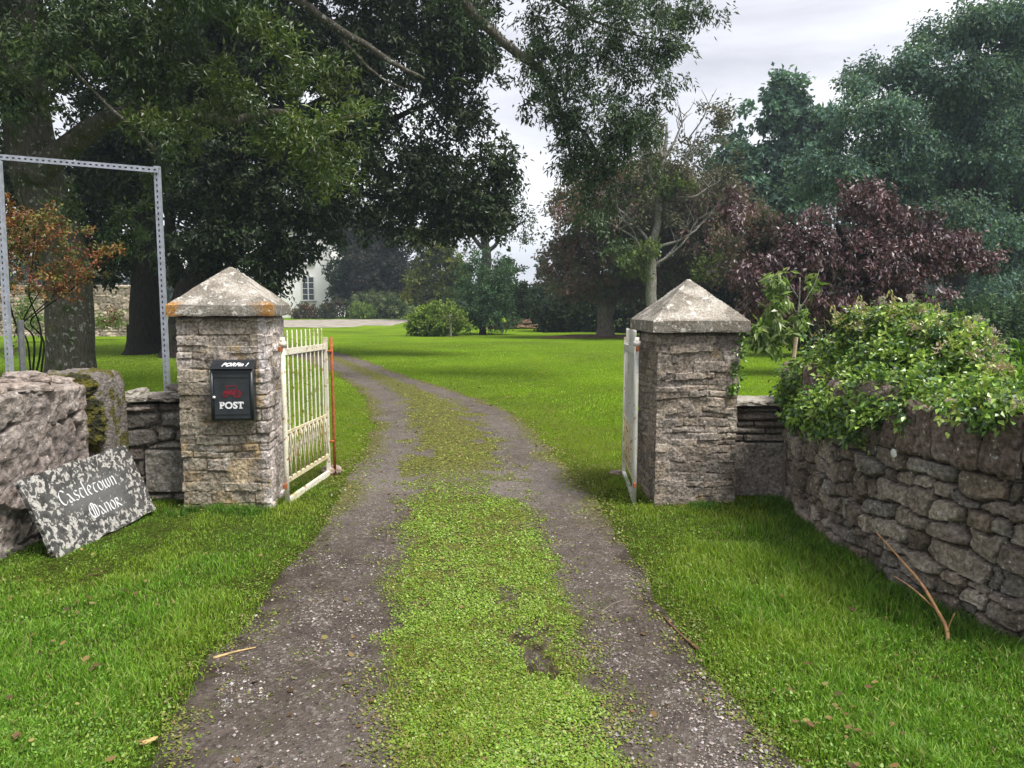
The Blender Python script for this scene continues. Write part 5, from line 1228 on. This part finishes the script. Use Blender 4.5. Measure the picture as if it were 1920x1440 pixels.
# understory shrubs behind the lawn edge on the right
for q, (cl, bx, Y, lab, pal_) in enumerate([
    ([(1040, 580, 40, 30), (1075, 590, 45, 26), (1100, 570, 50, 30)], 1060, 46, "dark shrub left of the forked beech trunk at the lawn edge", DARK),
    ([(1180, 580, 50, 34), (1230, 590, 50, 28), (1240, 560, 50, 26)], 1210, 46, "dark shrub right of the forked beech trunk, beside the right pillar cap", DARK),
    ([(1390, 560, 60, 50), (1440, 590, 60, 40), (1350, 520, 60, 40)], 1410, 40, "dark shrub under the beech boughs right of the right pillar cap", DARK),
    ([(1370, 470, 40, 40), (1330, 560, 40, 40), (1290, 540, 50, 40), (1330, 500, 40, 40)], 1320, 42, "shaded evergreen directly behind the right pillar cap", DARK),
    ([(1520, 590, 60, 45), (1480, 530, 60, 50), (1580, 600, 60, 40), (1440, 450, 40, 40)], 1520, 24, "reddish dark shrub beneath the purple plum tree", [(0.04, 0.035, 0.022), (0.03, 0.04, 0.018), (0.07, 0.03, 0.03)]),
    ([(1850, 600, 70, 40), (1900, 640, 60, 40), (1790, 610, 60, 40), (1730, 620, 60, 30), (1960, 600, 60, 60)], 1860, 20, "low leafy shrub in front of the tallest tree at the right edge", [(0.05, 0.09, 0.045), (0.035, 0.07, 0.04), (0.07, 0.11, 0.05)])]):
    t_ = tree("evergreen_shrub", (bx, 610), Y, lab, "shrub", "shrubs under the trees")
    s_ = Y / 40
    mb = MB(); foot(mb, bx, Y, .12 * s_, py=610); mb.build("trunk", BARK_D, t_, True)
    low = [(c_[0], c_[1] + 24, c_[2], c_[3]) for c_ in cl]
    crown("crown", t_, cl + low, Y, pal_, (.26 * s_, .13 * s_), 12 / s_ ** 2, 170 + q, LEAF_FAR, sr=.4 * s_, m=13, carve=.34)

# ---- middle distance
wd = []
rw = random.Random(8)
for k_ in range(60):
    px_ = -500 + k_ * 50
    top = 520 if not (900 < px_ < 1050) else 560
    wd.append((px_, top + rw.uniform(0, 40), rw.uniform(40, 70), rw.uniform(30, 50), 100 + rw.uniform(-4, 8)))
    wd.append((px_ + 20, 588, 60, 26, 96))
ob_ = crown('distant_wood', None, wd, 100, [(0.035, 0.055, 0.028), (0.05, 0.072, 0.035), (0.028, 0.042, 0.024)], (.75, .45), 1.1, 199, LEAF_FAR, m=12, sr=1.0, carve=.3, cfreq=.3)
tag(ob_, 'dark belt of far woodland closing the view behind the house and lawn trees', 'woodland', kind='stuff')
DK2 = [(0.030, 0.050, 0.020), (0.040, 0.068, 0.022), (0.024, 0.038, 0.018)]
simple_tree("evergreen_tree", (655, 600), 80, "dark evergreen right beside the white house corner", [(650, 430, 34, 50), (650, 500, 36, 50), (660, 550, 40, 34), (680, 460, 40, 50)], DARK, (.34, .2), 7, 181, [([(655, 600), (655, 500), (652, 420)], .3, .1)], sr=.6, m=14, carve=.35, cfreq=.4)
simple_tree("evergreen_tree", (720, 600), 78, "dark purplish evergreen behind the rhododendrons", [(700, 500, 44, 50), (735, 460, 36, 44), (725, 545, 50, 34), (755, 520, 30, 40), (690, 430, 30, 30)], [(0.032, 0.030, 0.025), (0.028, 0.042, 0.022), (0.042, 0.035, 0.03)], (.34, .2), 7, 182, [([(720, 600), (722, 500), (730, 430)], .3, .1)], sr=.6, m=14, carve=.36, cfreq=.4)
simple_tree("golden_tree", (830, 600), 70, "olive yellow rounded tree behind the bright round bush", [(790, 450, 22, 26), (830, 470, 36, 28), (800, 510, 34, 34), (850, 510, 32, 34), (820, 555, 46, 30), (775, 430, 14, 12), (780, 545, 26, 30)], OLIVE, (.30, .16), 9, 183, [([(830, 600), (828, 540), (825, 470)], .2, .06)], sr=.5, m=14, carve=.37, cfreq=.6)
simple_tree("evergreen_tree", (905, 630), 43, "bluish dark green small tree with low twigs standing on the lawn", [(905, 495, 34, 26), (890, 530, 38, 30), (930, 520, 36, 30), (905, 570, 60, 36), (880, 600, 30, 18), (935, 600, 36, 20), (905, 480, 18, 14)], [(0.06, 0.115, 0.055), (0.085, 0.15, 0.07), (0.045, 0.085, 0.045)], (.17, .07), 22, 184, [([(905, 630), (904, 600), (904, 540), (905, 490)], .20, .05)], r0=.17, sr=.3, m=14, carve=.35, cfreq=.9)
simple_tree("evergreen_tree", (965, 615), 50, "dark rounded tree just right of the small bluish lawn tree", [(955, 520, 30, 26), (975, 560, 34, 34), (955, 580, 30, 24), (940, 500, 22, 16), (990, 590, 24, 18)], DARK, (.24, .12), 12, 185, [([(965, 615), (964, 560), (958, 520)], .2, .05)], r0=.18, sr=.4, m=14, carve=.34, cfreq=.6)
simple_tree("evergreen_tree", (1010, 610), 60, "low dark trees in the gap left of the copper beech", [(1000, 555, 24, 18), (1020, 580, 30, 24), (1000, 600, 34, 14), (1040, 545, 28, 22)], DARK, (.3, .16), 9, 186, [([(1010, 610), (1010, 560)], .2, .06)], r0=.2, sr=.5, m=14, carve=.34, cfreq=.6)
# bare branched tall tree against the sky
tN = tree("thin_tree", (905, 600), 64, "thin tall tree with branching limbs against the sky in the gap", "tree", "trees beyond the lawn")
mb = MB(); foot(mb, 905, 64, .5, py=600)
limb(mb, [(905, 600), (908, 530), (912, 475), (905, 430), (895, 385), (890, 340)], 64, .55, .16, 9, .3, 1)
for pts_ in ([(911, 480), (930, 455), (948, 425), (958, 395)], [(908, 450), (922, 415), (935, 380), (930, 350)], [(909, 470), (885, 440), (872, 405), (868, 370)], [(940, 440), (965, 428), (985, 415)], [(897, 400), (880, 370), (878, 340)], [(948, 425), (945, 400), (952, 372)], [(885, 440), (870, 430), (862, 415)]):
    limb(mb, pts_, 64, .22, .05, 7, .4, len(pts_))
mb.build("trunk", BARK_D, tN, True)
crown("crown", tN, [(940, 440, 22, 16), (975, 415, 26, 18), (870, 440, 18, 24), (935, 395, 24, 18), (985, 450, 16, 8), (960, 380, 26, 16), (885, 460, 14, 12), (905, 350, 50, 26)], 64, [(0.05, 0.07, 0.04), (0.07, 0.09, 0.05)], (.34, .14), 3.2, 187, LEAF_FAR, m=10, sr=.7, carve=.45, cfreq=.5)
# round bush and the staked sapling before it
def bush(name, label, cl, Y, pal_, leaf, dens, seed, group="bushes along the lawn", cat="bush", **kw):
    t_ = tree(name, (cl[0][0], 600), Y, label, cat, group)
    crown("foliage", t_, cl, Y, pal_, leaf, dens, seed, LEAF_FAR, **kw)
    return t_
bush("round_bush", "bright yellow-green round bush in the middle of the lawn", [(815, 605, 42, 28), (795, 612, 26, 22), (840, 610, 30, 24), (820, 585, 36, 16), (785, 600, 18, 18), (848, 590, 22, 14)], 41, [(0.12, 0.19, 0.025), (0.17, 0.24, 0.035), (0.08, 0.13, 0.02), (0.22, 0.29, 0.06)], (.17, .09), 34, 191, m=12, sr=.22, carve=.28, shell=.35, cfreq=.9)
t_ = tree("sapling", (845, 630), 39, "tiny thin sapling in front of the bright round bush", "sapling"); mb = MB()
a_ = P(845, 636, 39); mb.tube(curve([(a_[0], 39, float(ground_z(a_[0], 39)) - .1), P(845, 615, 39), P(843, 590, 39)], 4), .05, 7); mb.build("trunk", BARK_P, t_, True)
crown("crown", t_, [(842, 597, 20, 7), (850, 590, 14, 6)], 39, [(0.12, 0.15, 0.04), (0.09, 0.12, 0.03)], (.15, .07), 22, 192, LEAF_FAR, m=8, sr=.2, carve=.3)
for args in (("rhododendron", "pale topped rhododendron bank under the dark evergreens", [(690, 570, 40, 18), (730, 568, 36, 18), (710, 585, 56, 18), (755, 580, 22, 18), (700, 556, 40, 8)], 76, [(0.10, 0.14, 0.05), (0.14, 0.18, 0.075), (0.18, 0.21, 0.11), (0.07, 0.10, 0.04)], (.3, .12), 9, 193),
             ("round_bush", "clipped bright dome bush before the rhododendron bank", [(680, 584, 22, 14)], 73.5, [(0.10, 0.16, 0.03), (0.13, 0.19, 0.04)], (.2, .1), 26, 194),
             ("dark_bush", "dark bush tinged with red below the house corner", [(630, 580, 28, 18), (612, 585, 16, 14)], 75, [(0.04, 0.06, 0.03), (0.09, 0.06, 0.04), (0.05, 0.075, 0.03)], (.24, .12), 14, 195),
             ("red_bush", "small red leaved bush in front of the white house", [(572, 584, 20, 14), (590, 590, 14, 8), (555, 590, 12, 10)], 76, [(0.13, 0.05, 0.03), (0.09, 0.06, 0.03), (0.07, 0.08, 0.03)], (.22, .12), 14, 196),
             ("flower_clump", "low green clump with reddish stalks before the beige garden wall", [(205, 603, 26, 8), (215, 592, 10, 8), (190, 605, 14, 6)], 34, [(0.10, 0.18, 0.03), (0.14, 0.22, 0.03), (0.16, 0.06, 0.03)], (.16, .07), 26, 197),
             ("flower_clump", "low green clump left of the lichened trunk before the garden wall", [(60, 600, 26, 14), (50, 575, 14, 14)], 32, [(0.09, 0.15, 0.03), (0.13, 0.19, 0.04)], (.15, .07), 26, 198)):
    bush(*args, m=12, sr=.35, carve=.3, shell=.4)
# log pile and bark beds at the far lawn edge
lg = empty("log_pile", tuple(G(965, 612)[:2]) + (0.1,), "low pile of brown logs and brash at the far edge of the lawn", "log pile")
mb = MB(); r = random.Random(31); q = P(965, 612, 49)
for k_ in range(34):
    x_ = q[0] + r.uniform(-1.3, 1.3); z_ = ground_z(x_, 49) + r.uniform(.05, .55) * (1 - abs(x_ - q[0]) / 1.6); an = r.uniform(-.7, .7); l_ = r.uniform(.3, .8)
    mb.tube([(x_ - l_ * math.cos(an), 49 - l_ * math.sin(an) * .5, z_), (x_ + l_ * math.cos(an), 49 + l_ * math.sin(an) * .5, z_ + r.uniform(-.1, .2))], r.uniform(.05, .12), 8, (0.2, 0.15, 0.12))
mb.build("logs", mat_plain("cut_logs", (0.22, 0.14, 0.095), .9, .2, .4, 3), lg)
V = []; xs_ = np.linspace(-1, 1, 40); M_ = 9
for v_ in np.linspace(0, 1, M_):
    for u_ in xs_:
        X_ = P(1130, 630, 38)[0] + u_ * 3.2; Yc = 37.0 + v_ * 3.0 * (1 - .5 * u_ * u_)
        V.append((X_, Yc, float(ground_z(X_, Yc)) + .02 + .13 * math.sin(math.pi * v_) * (1 - u_ ** 4)))
i = np.arange(M_ - 1)[:, None] * 40; j = np.arange(39)[None]
bd_ = mesh_np("bark_bed", np.array(V), np.stack([i + j, i + j + 1, i + j + 41, i + j + 40], -1).reshape(-1, 4), mat_plain("bark_mulch", (0.10, 0.06, 0.04), 1, .1, .5, 4, 0, .8), None, None, True)
tag(bd_, kind="structure")

# ================================================================== HOUSE
hx0, hx1 = P(330, 575, 84)[0], P(622, 575, 84)[0]; hz = .3; HY = 84.0; Hh = 9.6
ho = empty("white_house", ((hx0 + hx1) / 2, HY, hz), "tall white house half hidden by the dark trees at the end of the drive", "house")
MAT_HW = mat_plain("white_render", (0.76, 0.75, 0.76), .9, .2, .06, .8, 0, .05)
mb = MB(); D_ = 9.0
mb.box(((hx0 + hx1) / 2, HY + D_ / 2, hz + Hh / 2 - .3), (hx1 - hx0, D_, Hh + .6)); mb.build("wall", MAT_HW, ho)
mb = MB(); e = .35; xa, xb, ya, yb, zr = hx0 - e, hx1 + e, HY - e, HY + D_ + e, hz + Hh
V = [(xa, ya, zr), (xb, ya, zr), (xb, yb, zr), (xa, yb, zr), (xa + 4.5, (ya + yb) / 2, zr + 3), (xb - 4.5, (ya + yb) / 2, zr + 3)]
mb.add(V, [[0, 1, 5, 4], [2, 3, 4, 5]]); mb.add(V, [[1, 2, 5], [3, 0, 4]]); mb.add([(a[0], a[1], a[2] - .004) for a in V[:4]], [[3, 2, 1, 0]])
rf = mb.build("roof", mat_plain("slate_roof", (0.10, 0.105, 0.115), .7, .3, .2, 2), ho)
for cxx in (hx0 + 3.5, hx1 - 3.5):
    mb = MB(); mb.box((cxx, HY + D_ / 2, zr + 3.0), (1.6, .8, 2.4)); mb.box((cxx, HY + D_ / 2, zr + 4.27), (1.75, .95, .14))
    ch_ = mb.build("chimney", MAT_HW, rf, local=False)
MAT_PANE = mat_plain("window_glass", (0.03, 0.04, 0.05), .08, .6, .1, 3, 0, 0)
MAT_FR = mat_plain("white_window_frame", (0.62, 0.62, 0.62), .6, .3, .05)
wxs = [P(578, 540, HY)[0], P(505, 540, HY)[0], P(445, 540, HY)[0], P(383, 540, HY)[0]]
def window(x_, z0_, z1_, wd_):
    mb = MB(); yF = HY
    for dx_ in (-wd_ / 2, wd_ / 2): mb.box((x_ + dx_, yF - .03, (z0_ + z1_) / 2), (.10, .10, z1_ - z0_ + .1))
    mb.box((x_, yF - .032, (z0_ + z1_) / 2), (.12, .08, z1_ - z0_)); 
    for zz in np.linspace(z0_, z1_, 5): mb.box((x_, yF - .034, zz), (wd_, .07, .06 if z0_ < zz < z1_ else .12))
    fr_ = mb.build("window", MAT_FR, ho)
    mb = MB(); mb.box((x_, yF - .008, (z0_ + z1_) / 2), (wd_ - .02, .012, z1_ - z0_)); mb.build("pane", MAT_PANE, fr_, local=False).location = (-ho.location)
    mb = MB(); mb.box((x_, yF - .08, z0_ - .14), (wd_ + .5, .2, .14)); mb.build("sill", mat_plain("grey_sill", (0.25, 0.25, 0.25)), fr_, local=False).location = (-ho.location)
rf_children = [c_ for c_ in rf.children]
for c_ in rf_children: c_.location = -ho.location
zlo = P(578, 563, HY)[2]; zhi = P(578, 519, HY)[2]
for x_ in wxs:
    window(x_, zlo, zhi, 1.35); window(x_, zhi + 1.5, zhi + 3.6, 1.25)

# ---- beige garden wall far left
gw = empty("garden_wall", (-24, 38, 0), "high beige rubble garden wall seen between the tree trunks on the left", "wall")
xa, xb = P(-60, 570, 38)[0], P(262, 570, 38)[0]; ztop = P(200, 534, 38)[2]
stone_wall("wall", [(xa, 38), (xb, 38), (xb, 38.5), (xa, 38.5)], ztop, lambda U, V: cells_rubble(U, V, ztop, .5, .28, 61, .05), mat_stone("beige_wall_stone", .64, (0.5, 0.46, 0.4), grain=6, var=.3), gw, [(0.36, 0.30, 0.25), (0.42, 0.36, 0.30), (0.30, 0.25, 0.21)], depth=.04, jr=.04, res=.07, seed=62, rough=.03, joint=(0.28, 0.24, 0.2))

# soft low vegetation at the foot of the walls
rng = np.random.default_rng(99)
def wall_grass(path, n, hmin, hmax, off=.12, seed=0):
    p = np.asarray(path, float); t_ = rng.uniform(0, 1, n); sgl = np.concatenate([[0], np.cumsum(np.linalg.norm(np.diff(p, axis=0), axis=1))]); t_ = t_ * sgl[-1]
    x_ = np.interp(t_, sgl, p[:, 0]) + rng.normal(0, off, n); y_ = np.interp(t_, sgl, p[:, 1]) + rng.normal(0, off, n)
    dn = rand_patch(x_, y_, 3, 200 + seed); k = dn > .36
    return x_[k], y_[k], (hmin + (hmax - hmin) * rng.uniform(0, 1, n) ** 1.6 * 1.2)[k] * (0.4 + dn[k])
parts = [wall_grass([(-2.62, 5.62), (-2.5, 5.5), (-1.95, 5.52)], 3000, .03, .09, .06, 1), wall_grass([(1.25, 5.68), (1.8, 5.68), (2.12, 5.85)], 2500, .02, .07, .05, 2), wall_grass([(2.11, 5.8), (2.02, 5.2), (2.00, 4.7), (2.04, 4.1), (2.12, 3.6), (2.28, 3.2)], 8000, .03, .10, .06, 3)]
x, y, h = (np.concatenate([p_[q] for p_ in parts]) for q in range(3))
blades("wall_foot_grass", x, y, h, rng.uniform(.004, .009, len(x)), pal(len(x), [(0.07, 0.17, 0.018), (0.10, 0.22, 0.02), (0.05, 0.12, 0.018), (0.14, 0.2, 0.04)]), MAT_GRASS, .8, "taller rank grass along the feet of the walls and pillars")

x, y = sample(1900, 2.2, 26, -.8, .6, 1.7)
k = (rng.uniform(0, 1, len(x)) < .1 + .8 * sstep(.5, .65, rand_patch(x, y, .8, 301))); x, y = x[k], y[k]
leaves_flat('fallen_leaves', x, y, rng.uniform(.015, .035, len(x)) * np.clip(y / 6, 1, 2), pal(len(x), [(0.20, 0.13, 0.055), (0.13, 0.08, 0.035), (0.24, 0.20, 0.07), (0.08, 0.055, 0.03)]), LEAF_FAR, np.where(drive_in(x, y) > 0, .012, .045), 'scattered small dry brown and yellow leaves on the grass and tracks', 'leaves', tilt=.4)

# ================================================================== AIR, a thin blue volume added to imitate lens glare
mb = MB(); mb.box((0, 300, 19.5), (760, 650, 43)); 
hz_o = mb.build("glare_haze", bpy.data.materials.new("glare_haze"), None); hz_o.data.materials.clear()
mh = bpy.data.materials.new("glare_haze_air"); mh.use_nodes = True; th_ = mh.node_tree; th_.nodes.clear()
ho_ = N(th_, 'ShaderNodeOutputMaterial'); hv = N(th_, 'ShaderNodeVolumePrincipled')
hv.inputs['Color'].default_value = (0.72, 0.86, 1.0, 1); hv.inputs['Density'].default_value = 0.0008; hv.inputs['Anisotropy'].default_value = 0.2
L(th_, hv.outputs[0], ho_.inputs['Volume']); hz_o.data.materials.append(mh); tag(hz_o, kind='stuff')
